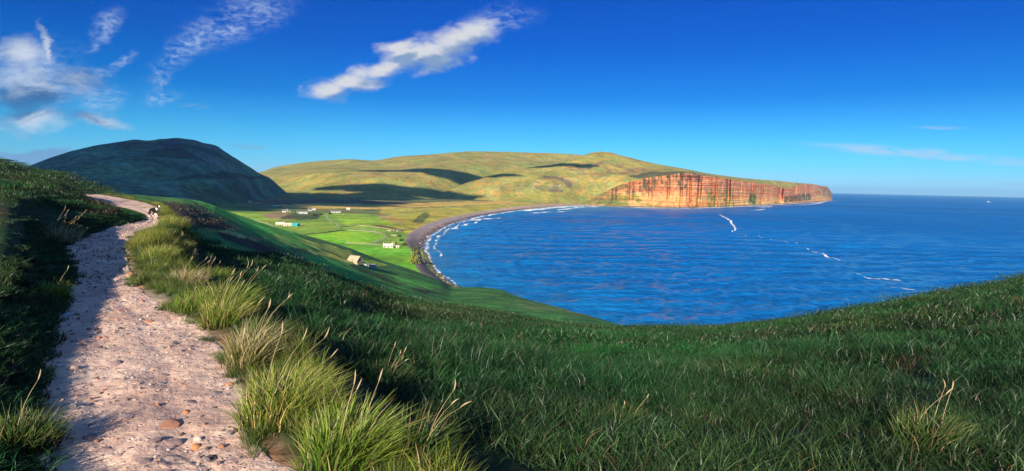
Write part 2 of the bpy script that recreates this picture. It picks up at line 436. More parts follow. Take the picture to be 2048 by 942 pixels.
def A_macro(az, r):
    """height of the hillside (relative to the eye) at azimuth, distance: bilinear on a fine table"""
    fa = np.interp(az, A_TAZ, np.arange(len(A_TAZ))); fr = np.interp(r, A_RG, np.arange(len(A_RG)))
    i = np.clip(fa.astype(int), 0, len(A_TAZ) - 2); j = np.clip(fr.astype(int), 0, len(A_RG) - 2)
    u = fa - i; v = fr - j
    return (A_TAB[i, j] * (1 - u) + A_TAB[i + 1, j] * u) * (1 - v) + (A_TAB[i, j + 1] * (1 - u) + A_TAB[i + 1, j + 1] * u) * v
A_TAZ = np.unique(np.r_[np.linspace(-math.pi, R(-55), 40), np.linspace(R(-55), R(55), 441), np.linspace(R(55), math.pi, 40)])
def _smooth_cols():
    T = np.empty((len(A_TAZ), len(A_RG)))
    for j in range(len(A_RG)): T[:, j] = pchip(_aza, _ZC[:, j], A_TAZ)
    return T
A_TAB = _smooth_cols()
def A_height(X, Y, detail=True):
    r = np.hypot(X, Y); az = np.arctan2(X, Y)
    z = A_macro(az, r)
    # hummocks, growing away from the path
    e, s = path_field(X, Y)
    out = sstep(0.0, 1.0, e)
    hum = 0.16 * fbm(X * 0.45, Y * 0.45, 4, 11) + 0.35 * fbm(X * 0.07, Y * 0.07, 3, 23) * sstep(8, 40, r) + 0.05 * fbm(X * 2.0, Y * 2.0, 2, 31)
    z = z + hum * out
    pathz = -1.65
    k = 1 - sstep(0.0, np.where(s > 0, 1.5, 0.9), e)
    z = z * (1 - k) + pathz * k
    lip = np.where(s < 0, 0.06, 0.07) * sstep(-0.02, 0.32, e) * (1 - 0.75 * sstep(1.0, 3.5, e))
    z = z + lip - 0.13 * (1 - sstep(-0.28, 0.0, e))
    return CAM_H + z

def tri(nt): pass
near_mat = ground_mat('hillside_soil', 0.35, 4.0, 0.45, 0.8, 0.06)
def build_hillside():
    az = np.unique(np.r_[np.linspace(-math.pi, R(-60), 60), np.linspace(R(-60), R(60), 620), np.linspace(R(60), math.pi, 60)])[:-1]
    r = np.r_[np.geomspace(0.6, 300, 330)]
    AZ, RR = np.meshgrid(az, r, indexing='ij')
    X = RR * np.sin(AZ); Y = RR * np.cos(AZ); Z = A_height(X, Y)
    V = np.stack([X, Y, Z], -1).reshape(-1, 3)
    F = grid_faces(len(az), len(r), wrap=True)
    me = mesh_from('hillside', V, F, near_mat, up=True)
    x, y, z = V.T
    e, s = path_field(x, y)
    n = fbm(x * 0.12, y * 0.12, 4, 3); n2 = fbm(x * 0.6, y * 0.6, 3, 9)
    c = np.empty((len(x), 3))
    c[:] = (0.014, 0.036, 0.010)
    t = sstep(-0.1, 0.45, n + 0.3 * n2)[:, None]; c = c * (1 - t) + np.array((0.032, 0.030, 0.013)) * t
    t = (sstep(0.15, 0.5, -n + 0.4 * n2))[:, None] * 0.8; c = c * (1 - t) + np.array((0.013, 0.048, 0.011)) * t
    # bare earth close to the path
    t = (1 - sstep(-0.1, np.where(s < 0, 0.04, 0.22), e))[:, None]; c = c * (1 - t) + np.array((0.40, 0.26, 0.18)) * t
    set_col(me, c)
    return tag(link('hillside', me), kind='structure')
hillside = build_hillside()

# ------------------------------------------------------------------ the path itself
def path_surface(X, Y, t):
    z = 0.030 * fbm(X * 3.2, Y * 3.2, 5, 41, 0.62) + 0.045 * fbm(X * 0.8, Y * 0.8, 3, 43)
    z = z + 0.007 * fbm(X * 17, Y * 17, 3, 47)
    rough = sstep(-0.1, 0.5, fbm(X * 1.1, Y * 1.1, 3, 51))
    z = z + 0.026 * rough * np.abs(fbm(X * 9, Y * 9, 3, 53))
    # worn ruts along the way
    z = z - 0.014 * np.exp(-((t - 0.28 + 0.15 * perlin(Y * 0.6, Y * 0, 3)) / 0.14)**2) - 0.02 * np.exp(-((t + 0.45) / 0.2)**2)
    return PATH_Z + z - 0.16 * sstep(1.0, 1.16, np.abs(t))
def build_path():
    m, nt, b = new_mat('dirt_path')
    pos = N(nt, 'ShaderNodeNewGeometry').outputs['Position']
    n1 = noise(nt, pos, 1.3, 6, 0.6, 0.5); n2 = noise(nt, pos, 14, 6, 0.65); n3 = noise(nt, pos, 60, 4, 0.7); n4 = noise(nt, pos, 3.5, 5, 0.6)
    c = mixc(nt, maprange(nt, n1, 0.35, 0.65), (0.56, 0.365, 0.28), (0.80, 0.585, 0.45))
    c = mixc(nt, maprange(nt, n4, 0.55, 0.68, 0, 0.75), c, (0.44, 0.29, 0.25))
    c = mixc(nt, maprange(nt, n2, 0.35, 0.72, 0.0, 0.7), c, (0.38, 0.265, 0.235))
    c = mixc(nt, maprange(nt, n3, 0.55, 0.75, 0.0, 0.55), c, (0.85, 0.72, 0.63))
    v = N(nt, 'ShaderNodeTexVoronoi'); v.inputs['Scale'].default_value = 22; nt.links.new(pos, v.inputs['Vector'])
    grav = maprange(nt, v.outputs['Distance'], 0.05, 0.3, 1, 0)
    gm = mathn(nt, 'MULTIPLY', grav, maprange(nt, n4, 0.45, 0.55))
    c = mixc(nt, mathn(nt, 'MULTIPLY', gm, 0.35), c, mixc(nt, 0.5, v.outputs['Color'], (0.35, 0.25, 0.22)))
    nt.links.new(c, b.inputs['Base Color'])
    bp = N(nt, 'ShaderNodeBump'); bp.inputs['Strength'].default_value = 0.9; bp.inputs['Distance'].default_value = 0.025
    h = mathn(nt, 'ADD', mathn(nt, 'ADD', n2, mathn(nt, 'MULTIPLY', n3, 0.35)), mathn(nt, 'MULTIPLY', gm, 0.5))
    nt.links.new(h, bp.inputs['Height']); nt.links.new(bp.outputs[0], b.inputs['Normal'])
    # rows along the way: dense near the camera
    s_all = PS; cam_r = np.hypot(PC[:, 0], PC[:, 1])
    i0 = int(np.argmin(cam_r))
    rows = [0.0]
    while rows[-1] < s_all[-1]:
        rr = np.interp(rows[-1], s_all, cam_r)
        rows.append(rows[-1] + min(0.5, max(0.022, rr * 0.0065)))
    rows = np.array(rows[:-1]); nt_ = 110
    def ip(a): return np.stack([np.interp(rows, s_all, a[:, 0]), np.interp(rows, s_all, a[:, 1])], 1)
    c_ = ip(PC); tv = ip(np.gradient(PC, axis=0)); tv /= np.linalg.norm(tv, axis=1)[:, None]
    nv = np.stack([tv[:, 1], -tv[:, 0]], 1); w = np.interp(rows, s_all, PW)
    t = np.linspace(-1.16, 1.16, nt_)
    X = c_[:, None, 0] + nv[:, None, 0] * w[:, None] * t[None]; Y = c_[:, None, 1] + nv[:, None, 1] * w[:, None] * t[None]
    Z = path_surface(X, Y, np.broadcast_to(t[None], X.shape))
    V = np.stack([X, Y, Z], -1).reshape(-1, 3)
    me = mesh_from('path', V, grid_faces(len(rows), nt_)[:, ::-1], m, up=True)
    return tag(link('path', me), kind='structure')
path = build_path()

# ------------------------------------------------------------------ layered land further off
def curve_fn(pts):
    """a line on the land, measured as (pixel x, pixel y, distance) -> az sorted arrays of distance and height rel. to eye"""
    a = []
    for p in pts:
        az, tn = az_tan(p[0], p[1]); a.append((float(az), p[2], float(tn) * p[2]))
    a.sort(); a = np.array(a); return a[:, 0], a[:, 1], a[:, 2]
def land(name, curves, px0, px1, nu, nv, mat, colour, detail, kind='structure', rgap=None):
    az0 = float(az_tan(px0, 471)[0]); az1 = float(az_tan(px1, 471)[0])
    az = np.linspace(az0, az1, nu)
    Rk, Zk = [], []
    for cv in curves:
        if callable(cv): r, z = cv(az, Rk, Zk)
        else:
            a, rr, zz = curve_fn(cv); r = pchip(a, rr, az); z = pchip(a, zz, az)
        Rk.append(r); Zk.append(z)
    Rk = np.stack(Rk, 1); Zk = np.stack(Zk, 1)
    for k in range(1, Rk.shape[1]): Rk[:, k] = np.maximum(Rk[:, k], Rk[:, k - 1] + 4)
    q = np.linspace(0, 1, nv)
    RR = np.empty((nu, nv)); ZZ = np.empty((nu, nv))
    for i in range(nu):
        lr = Rk[i]; u = (lr - lr[0]) / (lr[-1] - lr[0])
        rr = lr[0] + (lr[-1] - lr[0]) * q
        RR[i] = rr; ZZ[i] = pchip(lr, Zk[i], rr)
    X = RR * np.sin(az)[:, None]; Y = RR * np.cos(az)[:, None]; Z = ZZ + CAM_H
    Z = Z + detail(X, Y, Z)
    V = np.stack([X, Y, Z], -1).reshape(-1, 3)
    me = mesh_from(name, V, grid_faces(nu, nv), mat, up=True)
    x, y, z = V.T
    px, py = to_px(x, y, z)
    set_col(me, colour(x, y, z, px, py))
    return tag(link(name, me), kind=kind), (X, Y, Z)
def blend(c, col, t):
    t = np.clip(t, 0, 1)[:, None]; return c * (1 - t) + np.array(col) * t
def soft(px, py, poly, x, y, s, amp, seed):
    """patch on the land with an uneven edge (the outline is bent by noise)"""
    return inpoly(px + amp * fbm(x / s, y / s, 3, seed), py + amp * 0.35 * fbm(x / s, y / s, 3, seed + 5), poly).astype(float)

slope_mat = ground_mat('slope_heath', 0.05, 0.45, 0.42, 0.9, 0.5)
# B: the lower slope below us, down to the shore
def B_col(x, y, z, px, py):
    n = fbm(x / 60, y / 60, 4, 61); n2 = fbm(x / 14, y / 14, 4, 67)
    c = np.empty((len(x), 3)); c[:] = (0.035, 0.11, 0.024)
    c = blend(c, (0.085, 0.105, 0.034), sstep(0.0, 0.5, n + 0.5 * n2) * 0.8)
    c = blend(c, (0.075, 0.27, 0.035), soft(px, py, [(380, 400), (420, 404), (520, 438), (600, 470), (640, 500), (560, 492), (480, 450)], x, y, 40, 14, 71))
    c = blend(c, (0.30, 0.32, 0.055), soft(px, py, [(520, 465), (600, 478), (690, 500), (730, 520), (700, 528), (640, 512), (570, 490)], x, y, 30, 14, 73) * sstep(-0.35, 0.2, n2))
    c = blend(c, (0.24, 0.24, 0.075), soft(px, py, [(390, 446), (420, 452), (520, 480), (505, 483), (420, 462)], x, y, 20, 10, 79) * 0.8)
    c = blend(c, (0.035, 0.024, 0.017), soft(px, py, [(322, 404), (350, 404), (400, 420), (440, 440), (470, 458), (440, 460), (380, 452), (330, 440), (300, 425)], x, y, 30, 12, 83) * sstep(-0.6, -0.1, n2))
    c = blend(c, (0.032, 0.022, 0.016), soft(px, py, [(430, 462), (500, 480), (560, 498), (596, 512), (580, 520), (520, 504), (450, 478)], x, y, 30, 10, 89))
    c = blend(c, (0.045, 0.19, 0.028), soft(px, py, [(600, 500), (660, 520), (740, 540), (830, 560), (880, 575), (800, 585), (690, 555), (620, 525)], x, y, 30, 14, 97) * 0.8)
    c = blend(c, (0.24, 0.32, 0.03), soft(px, py, [(722, 522), (745, 520), (775, 530), (745, 534)], x, y, 12, 5, 98))
    c = c * 1.7
    c = blend(c, (0.045, 0.045, 0.022), soft(px, py, [(680, 528), (740, 535), (830, 570), (900, 590), (800, 580), (720, 555)], x, y, 24, 16, 99) * sstep(-0.3, 0.2, n2) * 0.9)
    return c
B_sky = [(205, 386, 240), (240, 393, 300), (280, 399.5, 360), (330, 403.5, 420), (400, 406, 450), (450, 424, 470), (500, 442, 480), (560, 461, 480), (640, 480, 470), (700, 497, 460), (760, 520, 455), (830, 542, 450), (880, 562, 445),
         (905, 575.5, 440), (950, 575.5, 435), (1000, 580, 420), (1030, 592, 380), (1100, 612, 330), (1160, 629, 290), (1250, 652, 220), (1320, 664, 190), (1400, 668, 170)]
B_start = [(205, 398, 100), (240, 408, 90), (280, 418, 80), (330, 442, 70), (366, 455, 68), (420, 482, 78), (493, 500, 88), (590, 533, 104), (700, 578, 124), (800, 607, 138), (900, 622, 142), (1000, 638, 146), (1100, 655, 148), (1200, 667, 150), (1400, 690, 150)]
B_start = [(a_, b_, r_ * float(np.interp(a_, [366, 520, 900, 1150], [1.3, 1.6, 1.5, 1.0]))) for a_, b_, r_ in B_start]
def B_near(az, Rk, Zk):
    a, r1, z1 = curve_fn(B_start); r1 = pchip(a, r1, az); z1 = pchip(a, z1, az)
    a, r2, z2 = curve_fn(B_sky); r2 = pchip(a, r2, az); z2 = pchip(a, z2, az)
    return np.full_like(az, 55.0), z1 + (z1 - z2) / (r2 - r1) * (r1 - 55) - 1.5
B_obj, B_grid = land('lower_slope', [B_near, B_start, B_sky,
    lambda az, Rk, Zk: (Rk[2] + 25, Zk[2] - 7), lambda az, Rk, Zk: (Rk[2] + 60, np.maximum(Zk[2] - 30, -84)), lambda az, Rk, Zk: (Rk[2] + 200, np.full_like(az, -92.0))],
    200, 1400, 520, 220, slope_mat, B_col, lambda X, Y, Z: 1.0 * fbm(X / 45, Y / 45, 4, 101) * sstep(60, 160, np.hypot(X, Y)) + 0.35 * fbm(X / 8, Y / 8, 3, 103))
def surf_z(grid, x, y):
    X, Y, Z = grid
    k = np.argmin((X - x)**2 + (Y - y)**2); return float(Z.ravel()[k])

# shoreline of the bay and the back of the beach, on the ground
W_px = [(985, 640), (940, 596), (910, 578), (893, 566), (875, 552), (858, 536), (849, 515), (845, 497), (848, 483), (862, 468), (885, 455), (915, 443), (950, 433.5), (1000, 425), (1060, 417.5), (1120, 412.5), (1170, 411), (1235, 413)]
WATER = np.array([Pz(a, b, 0.0)[:2] for a, b in W_px])
K_px = [(935, 640), (885, 570), (860, 556), (838, 540), (829, 520), (824, 502), (812, 482), (822, 466), (845, 452), (880, 440), (930, 429), (985, 419.5), (1050, 411.5), (1110, 406.5), (1160, 404.5), (1235, 405)]
BACK = np.array([Pz(a, b, 4.0)[:2] for a, b in K_px])
def dens(a, n):
    s = np.r_[0, np.cumsum(np.linalg.norm(np.diff(a, axis=0), axis=1))]; q = np.linspace(0, s[-1], n)
    return np.stack([pchip(s, a[:, 0], q), pchip(s, a[:, 1], q)], 1)
WATER = dens(WATER, 160); BACK = dens(BACK, 160)

# C: the valley floor with its fields
def C_height(X, Y):
    d, s, _ = polydist(X, Y, BACK[::2])
    inl = np.where(s > 0, -d, d)                # metres inland of the beach crest
    z = 4.0 + 0.013 * np.clip(inl, 0, None) + 2.5 * sstep(10, 60, inl)
    z = np.where(inl < 0, 4.0 + inl * 0.22, z)
    z = z + (1.6 * fbm(X / 130, Y / 130, 4, 111) + 0.4 * fbm(X / 25, Y / 25, 3, 113)) * sstep(20, 120, inl)
    return np.clip(z, -6, 90)
def C_col(x, y, z, px, py):
    n = fbm(x / 150, y / 150, 4, 121); n2 = fbm(x / 30, y / 30, 4, 127)
    c = np.empty((len(x), 3)); c[:] = (0.15, 0.18, 0.055)                                   # moor
    c = blend(c, (0.13, 0.085, 0.055), sstep(0.05, 0.5, n + 0.5 * n2) * 0.7)
    S = lambda poly, amp, seed, s=50: soft(px, py, poly, x, y, s, amp, seed)
    c = blend(c, (0.22, 0.36, 0.045), S([(380, 412), (480, 420), (600, 424), (760, 428), (830, 440), (860, 560), (300, 600)], 10, 131))
    c = blend(c, (0.42, 0.38, 0.055), S([(760, 418), (830, 416), (960, 410), (1100, 404), (1170, 402), (1170, 420), (900, 460), (820, 470), (760, 445)], 10, 133) * (0.75 + 0.25 * sstep(-0.3, 0.3, n2)))
    c = blend(c, (0.52, 0.37, 0.09), S([(560, 409), (640, 407), (760, 409), (900, 404), (1100, 400), (1100, 405), (900, 412), (760, 418), (640, 418), (570, 417)], 9, 137))
    c = blend(c, (0.12, 0.075, 0.065), S([(500, 402), (640, 398), (760, 402), (860, 404), (760, 408), (640, 405), (540, 408)], 7, 139) * 0.85)
    c = blend(c, (0.30, 0.21, 0.11), S([(520, 428), (560, 424), (600, 433), (575, 440), (540, 437)], 7, 141))
    c = blend(c, (0.055, 0.06, 0.034), S([(590, 424), (640, 426), (640, 437), (600, 440), (560, 436)], 8, 143) * 0.8)
    c = blend(c, (0.25, 0.52, 0.028), S([(640, 466), (700, 461), (752, 464), (777, 472), (742, 488), (690, 486), (635, 478), (610, 470)], 3, 149))
    c = blend(c, (0.16, 0.44, 0.03), S([(560, 462), (640, 479), (740, 489), (770, 492), (838, 496), (838, 545), (820, 548), (720, 520)], 3, 151))
    c = blend(c, (0.28, 0.46, 0.035), S([(672, 432), (760, 436), (800, 448), (760, 455), (690, 452)], 6, 153) * sstep(-0.4, 0.1, n2))
    c = blend(c, (0.40, 0.30, 0.10), S([(748, 430), (772, 427), (785, 434), (812, 448), (790, 446)], 3, 155))
    c = blend(c, (0.15, 0.13, 0.04), S([(745, 449), (800, 452), (835, 457), (800, 464), (760, 458)], 7, 157) * sstep(-0.2, 0.2, n2))
    c = blend(c, (0.10, 0.22, 0.035), S([(400, 405), (440, 409), (500, 416), (470, 420), (410, 415)], 6, 159))
    c = blend(c, (0.08, 0.10, 0.03), S([(824, 445), (838, 430), (852, 424), (860, 430), (845, 446)], 5, 161) * 0.8)
    return c
valley_mat = ground_mat('valley_grass', 0.012, 0.11, 0.33, 0.7, 1.2)
def build_valley():
    az = np.linspace(float(az_tan(-350, 471)[0]), float(az_tan(1260, 471)[0]), 620)
    r = np.geomspace(330, 3800, 330)
    AZ, RR = np.meshgrid(az, r, indexing='ij'); X = RR * np.sin(AZ); Y = RR * np.cos(AZ); Z = C_height(X, Y)
    V = np.stack([X, Y, Z], -1).reshape(-1, 3); x, y, z = V.T
    me = mesh_from('valley_floor', V, grid_faces(len(az), len(r)), valley_mat, up=True)
    px, py = to_px(x, y, z); set_col(me, C_col(x, y, z, px, py))
    return tag(link('valley_floor', me), kind='structure')
build_valley()

# beach: shingle bank from the crest down under the water
def build_beach():
    m, nt, b = new_mat('shingle')
    pos = N(nt, 'ShaderNodeNewGeometry').outputs['Position']
    at = N(nt, 'ShaderNodeAttribute', attribute_name='tint').outputs['Color']
    n1 = noise(nt, pos, 0.08, 6, 0.65); n2 = noise(nt, pos, 0.9, 5, 0.7)
    f = mixc(nt, 1.0, at, mixc(nt, maprange(nt, n2, 0.3, 0.7), (0.55, 0.55, 0.55), (1.4, 1.35, 1.3)), 'MULTIPLY')
    f = mixc(nt, 1.0, f, mixc(nt, maprange(nt, n1, 0.35, 0.65), (0.75, 0.75, 0.8), (1.2, 1.15, 1.1)), 'MULTIPLY')
    nt.links.new(f, b.inputs['Base Color'])
    bp = N(nt, 'ShaderNodeBump'); bp.inputs['Strength'].default_value = 1.0; bp.inputs['Distance'].default_value = 0.8; nt.links.new(n2, bp.inputs['Height']); nt.links.new(bp.outputs[0], b.inputs['Normal'])
    nu, nv = 400, 34
    W = dens(WATER, nu); Bk = dens(BACK, nu)
    t = np.linspace(-0.18, 1.22, nv)
    X = Bk[:, None, 0] * (1 - t) + W[:, None, 0] * t; Y = Bk[:, None, 1] * (1 - t) + W[:, None, 1] * t
    prof = pchip([-0.18, 0, 0.12, 0.5, 0.85, 1.0, 1.22], [2.2, 4.6, 5.0, 3.6, 1.2, 0.0, -2.5], t)
    Z = np.broadcast_to(prof, X.shape) + 0.5 * fbm(X / 12, Y / 12, 4, 171) * sstep(0, 0.1, 1.1 - t)
    V = np.stack([X, Y, Z], -1).reshape(-1, 3)
    me = mesh_from('beach', V, grid_faces(nu, nv)[:, ::-1], m, up=True)
    T = np.broadcast_to(t, X.shape).ravel(); u = np.repeat(np.linspace(0, 1, nu), nv)
    c = np.empty((len(T), 3)); c[:] = (0.40, 0.33, 0.30)
    c = blend(c, (0.56, 0.42, 0.32), sstep(0.35, 0.62, u)); c = blend(c, (0.52, 0.37, 0.24), sstep(0.6, 0.8, u))
    c = blend(c, (0.13, 0.115, 0.12), 1 - sstep(0.12, 0.26, u)) 
    c = blend(c, (0.17, 0.13, 0.12), sstep(0.62, 0.9, T) * (1 - 0.75 * sstep(0.6, 0.85, u)))
    set_col(me, c)
    return tag(link('beach', me), kind='structure')
build_beach()

# M: the mountain on the left
def M_col(x, y, z, px, py):
    n = fbm(x / 220, y / 220, 5, 181); n2 = fbm(x / 60, y / 60, 4, 187)
    c = np.empty((len(x), 3)); c[:] = (0.075, 0.17, 0.12)
    c = blend(c, (0.080, 0.095, 0.125), sstep(-0.15, 0.4, n + 0.5 * n2) * sstep(70, 200, z))
    c = blend(c, (0.07, 0.19, 0.09), sstep(0.0, 0.45, -n + 0.3 * n2) * (1 - sstep(120, 200, z)) * 0.8)
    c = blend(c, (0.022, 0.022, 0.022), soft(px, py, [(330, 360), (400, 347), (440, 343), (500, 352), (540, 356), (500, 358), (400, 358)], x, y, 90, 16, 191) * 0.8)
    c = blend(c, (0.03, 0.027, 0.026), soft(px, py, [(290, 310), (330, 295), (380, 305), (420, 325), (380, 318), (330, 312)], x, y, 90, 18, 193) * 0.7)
    return c
M_sky = [(-120, 372, 2500), (-40, 362, 2450), (10, 352, 2400), (55, 334, 2350), (100, 316, 2350), (150, 300.5, 2350), (200, 289.5, 2350), (240, 284, 2350), (272, 280, 2350), (292, 281.5, 2350), (325, 278, 2350), (355, 276.5, 2350), (385, 279.5, 2350),
         (408, 286, 2350), (430, 290.5, 2350), (450, 303, 2380), (480, 322, 2450), (500, 334.5, 2500), (520, 347, 2550), (545, 357, 2650), (580, 364, 2750), (640, 374, 2900)]
M_foot = [(-120, 410, 1450), (100, 405, 1450), (200, 400, 1450), (300, 395, 1500), (400, 387, 1650), (500, 375, 1900), (560, 372, 2200), (640, 380, 2400)]
M_mid = [(-120, 392, 1750), (50, 374, 1750), (100, 368, 1750), (200, 362, 1780), (300, 360, 1800), (400, 357, 1900), (480, 357, 2050), (540, 363, 2350), (640, 378, 2600)]
M_up = [(-120, 380, 2050), (50, 345, 2000), (100, 332, 2000), (200, 318, 2000), (300, 315, 2000), (400, 318, 2050), (450, 328, 2150), (500, 346, 2300), (540, 360, 2500), (640, 376, 2750)]
mount_mat = ground_mat('mountain_heath', 0.006, 0.05, 0.55, 1.0, 6.0)
def M_detail(X, Y, Z):
    az = np.arctan2(X, Y); r = np.hypot(X, Y)
    h = sstep(40, 120, Z)
    gul = np.abs(fbm(az * 30 + 0.0010 * r, r * 0.0022, 3, 201))
    return h * (-7 * (1 - sstep(0.0, 0.22, gul)) * sstep(1700, 1950, r) * (1 - sstep(2080, 2300, r)) * sstep(-.2, .5, perlin(az * 9, r * 0.002, 203)) + 7 * fbm(X / 160, Y / 160, 4, 205) * (1 - 0.8 * sstep(2150, 2330, r))) + 2.0 * fbm(X / 45, Y / 45, 4, 207)

def on_floor(pts, drop):
    def f(az, Rk, Zk):
        a, rr, zz = curve_fn(pts); r = pchip(a, rr, az)
        return r, C_height(r * np.sin(az), r * np.cos(az)) - drop - CAM_H
    return f
def sinking(pts, floor_drop, p0, p1):
    """a measured line that goes under the valley floor between two pixels"""
    def f(az, Rk, Zk):
        a, rr, zz = curve_fn(pts); r = pchip(a, rr, az); z = pchip(a, zz, az)
        q = np.linspace(-300, 1800, 1400); px = np.interp(az, az_tan(q, np.full_like(q, 380.0))[0], q)
        t = sstep(p0, p1, px); zf = C_height(r * np.sin(az), r * np.cos(az)) - floor_drop - CAM_H
        return r, z * (1 - t) + zf * t
    return f
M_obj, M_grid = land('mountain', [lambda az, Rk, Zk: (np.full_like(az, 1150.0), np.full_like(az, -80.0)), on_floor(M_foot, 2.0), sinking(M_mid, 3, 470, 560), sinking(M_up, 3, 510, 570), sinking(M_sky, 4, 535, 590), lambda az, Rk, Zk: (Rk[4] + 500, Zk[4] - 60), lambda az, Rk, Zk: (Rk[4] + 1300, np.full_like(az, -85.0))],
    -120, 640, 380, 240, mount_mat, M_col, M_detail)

# D1: the hills at the back of the valley
def D_col(x, y, z, px, py):
    n = fbm(x / 260, y / 260, 5, 211); n2 = fbm(x / 70, y / 70, 4, 217)
    c = np.empty((len(x), 3)); c[:] = (0.285, 0.26, 0.065)
    c = blend(c, (0.20, 0.235, 0.055), sstep(-0.1, 0.4, n) * 0.8)
    c = blend(c, (0.30, 0.22, 0.08), sstep(0.0, 0.45, -n + 0.4 * n2) * 0.7)
    c = blend(c, (0.10, 0.11, 0.04), sstep(0.12, 0.5, n2) * 0.5)
    return c
D_sky = [(430, 362, 6500), (470, 357, 6300), (520, 347, 6200), (545, 336, 6000), (580, 329, 5800), (620, 324.5, 5600), (655, 321, 5300), (690, 319, 5000), (745, 321.5, 4700), (800, 313, 4500), (860, 309.5, 4450), (905, 305.5, 4450), (950, 303, 4500), (1000, 303.8, 4500), (1050, 305, 4500), (1130, 307.5, 4500), (1180, 312, 4500), (1300, 340, 4500)]
hill_mat = ground_mat('hill_grass', 0.008, 0.07, 0.26, 1.0, 5.0)
D1_obj, D1_grid = land('far_hills', [lambda az, Rk, Zk: (np.full_like(az, 1900.0), np.full_like(az, -84.0)),
    on_floor([(430, 374, 2900), (560, 364, 2800), (650, 366, 2550), (760, 374, 2500), (900, 384, 2750), (960, 384, 3100), (1050, 380, 3500), (1300, 380, 3800)], 3),
    [(430, 368, 4400), (560, 350, 3900), (640, 348, 3300), (760, 353, 3000), (850, 347, 3100), (950, 340, 3450), (1050, 340, 3700), (1300, 360, 4000)],
    [(430, 364, 5200), (560, 338, 4900), (640, 332, 4500), (760, 334, 3800), (850, 325, 3700), (950, 318, 3950), (1050, 320, 4100), (1300, 340, 4250)],
    D_sky, lambda az, Rk, Zk: (Rk[4] + 700, Zk[4] - 40), lambda az, Rk, Zk: (Rk[4] + 2500, np.full_like(az, -85.0))],
    430, 1300, 420, 240, hill_mat, D_col,
    lambda X, Y, Z: (10 * fbm(X / 260, Y / 260, 4, 221) + 16 * fbm(X / 480, Y / 480, 2, 223)) * sstep(20, 80, Z) * (1 - 0.85 * sstep(3300, 3900, np.hypot(X, Y))) + 2 * fbm(X / 60, Y / 60, 3, 225))

# D2: the headland: grassy hill above, red cliff below
CL_base_px = [(1150, 408), (1168, 410.5), (1200, 412), (1235, 413), (1270, 414), (1300, 415), (1350, 415.5), (1400, 415.3), (1430, 414.5), (1455, 413.4), (1480, 412.2), (1510, 410.8), (1553, 408.6), (1575, 407.3), (1600, 405.8), (1625, 404.2), (1645, 402.8), (1655, 401.8), (1663, 400.8)]
CL_top_px = [(1150, 407), (1168, 404), (1185, 398), (1205, 386), (1225, 376), (1250, 366), (1275, 360), (1300, 355), (1340, 349.5), (1365, 346), (1405, 352), (1450, 357), (1470, 361), (1500, 365), (1530, 369.5), (1553, 373), (1562, 375.5), (1575, 376), (1588, 372.5), (1600, 369.8), (1615, 368), (1640, 372), (1650, 373), (1657, 378), (1663, 388)]
_ba = np.array([(float(az_tan(a, b)[0]), np.linalg.norm(Pz(a, b, 0)[:2])) for a, b in CL_base_px])
def cliff_base_r(az): return pchip(_ba[:, 0], _ba[:, 1], az)
def cliff_lean(px): return np.interp(px, [1150, 1200, 1300, 1380, 1410, 1663], [60, 230, 170, 60, 30, 26])
_tp = np.array(CL_top_px)
def cap_len(px): return np.interp(px, [1150, 1230, 1390, 1415], [30, 60, 110, 250])
def cliff_top(px, az, back=0.0):
    y = pchip(_tp[:, 0], _tp[:, 1], px); r = cliff_base_r(az) + cliff_lean(px); return r + back, (r + back) * az_tan(px, y)[1]
def px_of_az(az): 
    q = np.linspace(700, 1800, 1200); return np.interp(az, az_tan(q, np.full_like(q, 380.0))[0], q)
D2_sky = [(800, 402, 2780), (850, 397, 2820), (880, 388, 2850), (910, 375, 2920), (950, 360.5, 3020), (1000, 347, 3120), (1040, 338, 3180), (1100, 329, 3260), (1140, 319.5, 3320), (1170, 309.5, 3360), (1185, 305, 3380), (1200, 303.3, 3400), (1218, 304.5, 3410), (1240, 310.5, 3420), (1300, 325, 3450), (1340, 333, 3500), (1380, 340, 3560), (1410, 346, 3620),
          (1460, 353, 3800), (1500, 357.5, 4050), (1560, 362, 4550), (1600, 366, 5050), (1620, 367.5, 5400), (1640, 371, 5650), (1652, 373.5, 5850), (1664, 386, 6100)]
def D2_foot(az, Rk, Zk):
    px = px_of_az(az)
    r1, z1 = on_floor([(780, 398, 2700), (900, 396, 2740), (960, 398, 2700), (1060, 403, 2620), (1120, 405, 2640), (1168, 406, 2720), (1300, 406, 2800)], 2)(az, Rk, Zk)
    r2, z2 = cliff_top(px, az, cap_len(px) - 8)
    t = sstep(1150, 1225, px)
    return r1 * (1 - t) + r2 * t, z1 * (1 - t) + z2 * t
def D2_mid(az, Rk, Zk):
    px = px_of_az(az)
    a, rr, zz = curve_fn([(780, 405, 2740), (860, 396.5, 2780), (920, 385, 2820), (1000, 370, 2840), (1060, 362, 2860), (1120, 357, 2900), (1168, 352, 2980), (1220, 342, 3060), (1300, 341, 3120), (1365, 342.5, 3080), (1405, 349, 3050)])
    r1 = pchip(a, rr, az); z1 = pchip(a, zz, az)
    a, rs, zs = curve_fn(D2_sky); rs = pchip(a, rs, az); zs = pchip(a, zs, az)
    r2 = Rk[1] * .55 + rs * .45; z2 = (Zk[1] / Rk[1] * .55 + zs / rs * .45) * r2
    t = sstep(1370, 1420, px)
    return r1 * (1 - t) + r2 * t, z1 * (1 - t) + z2 * t
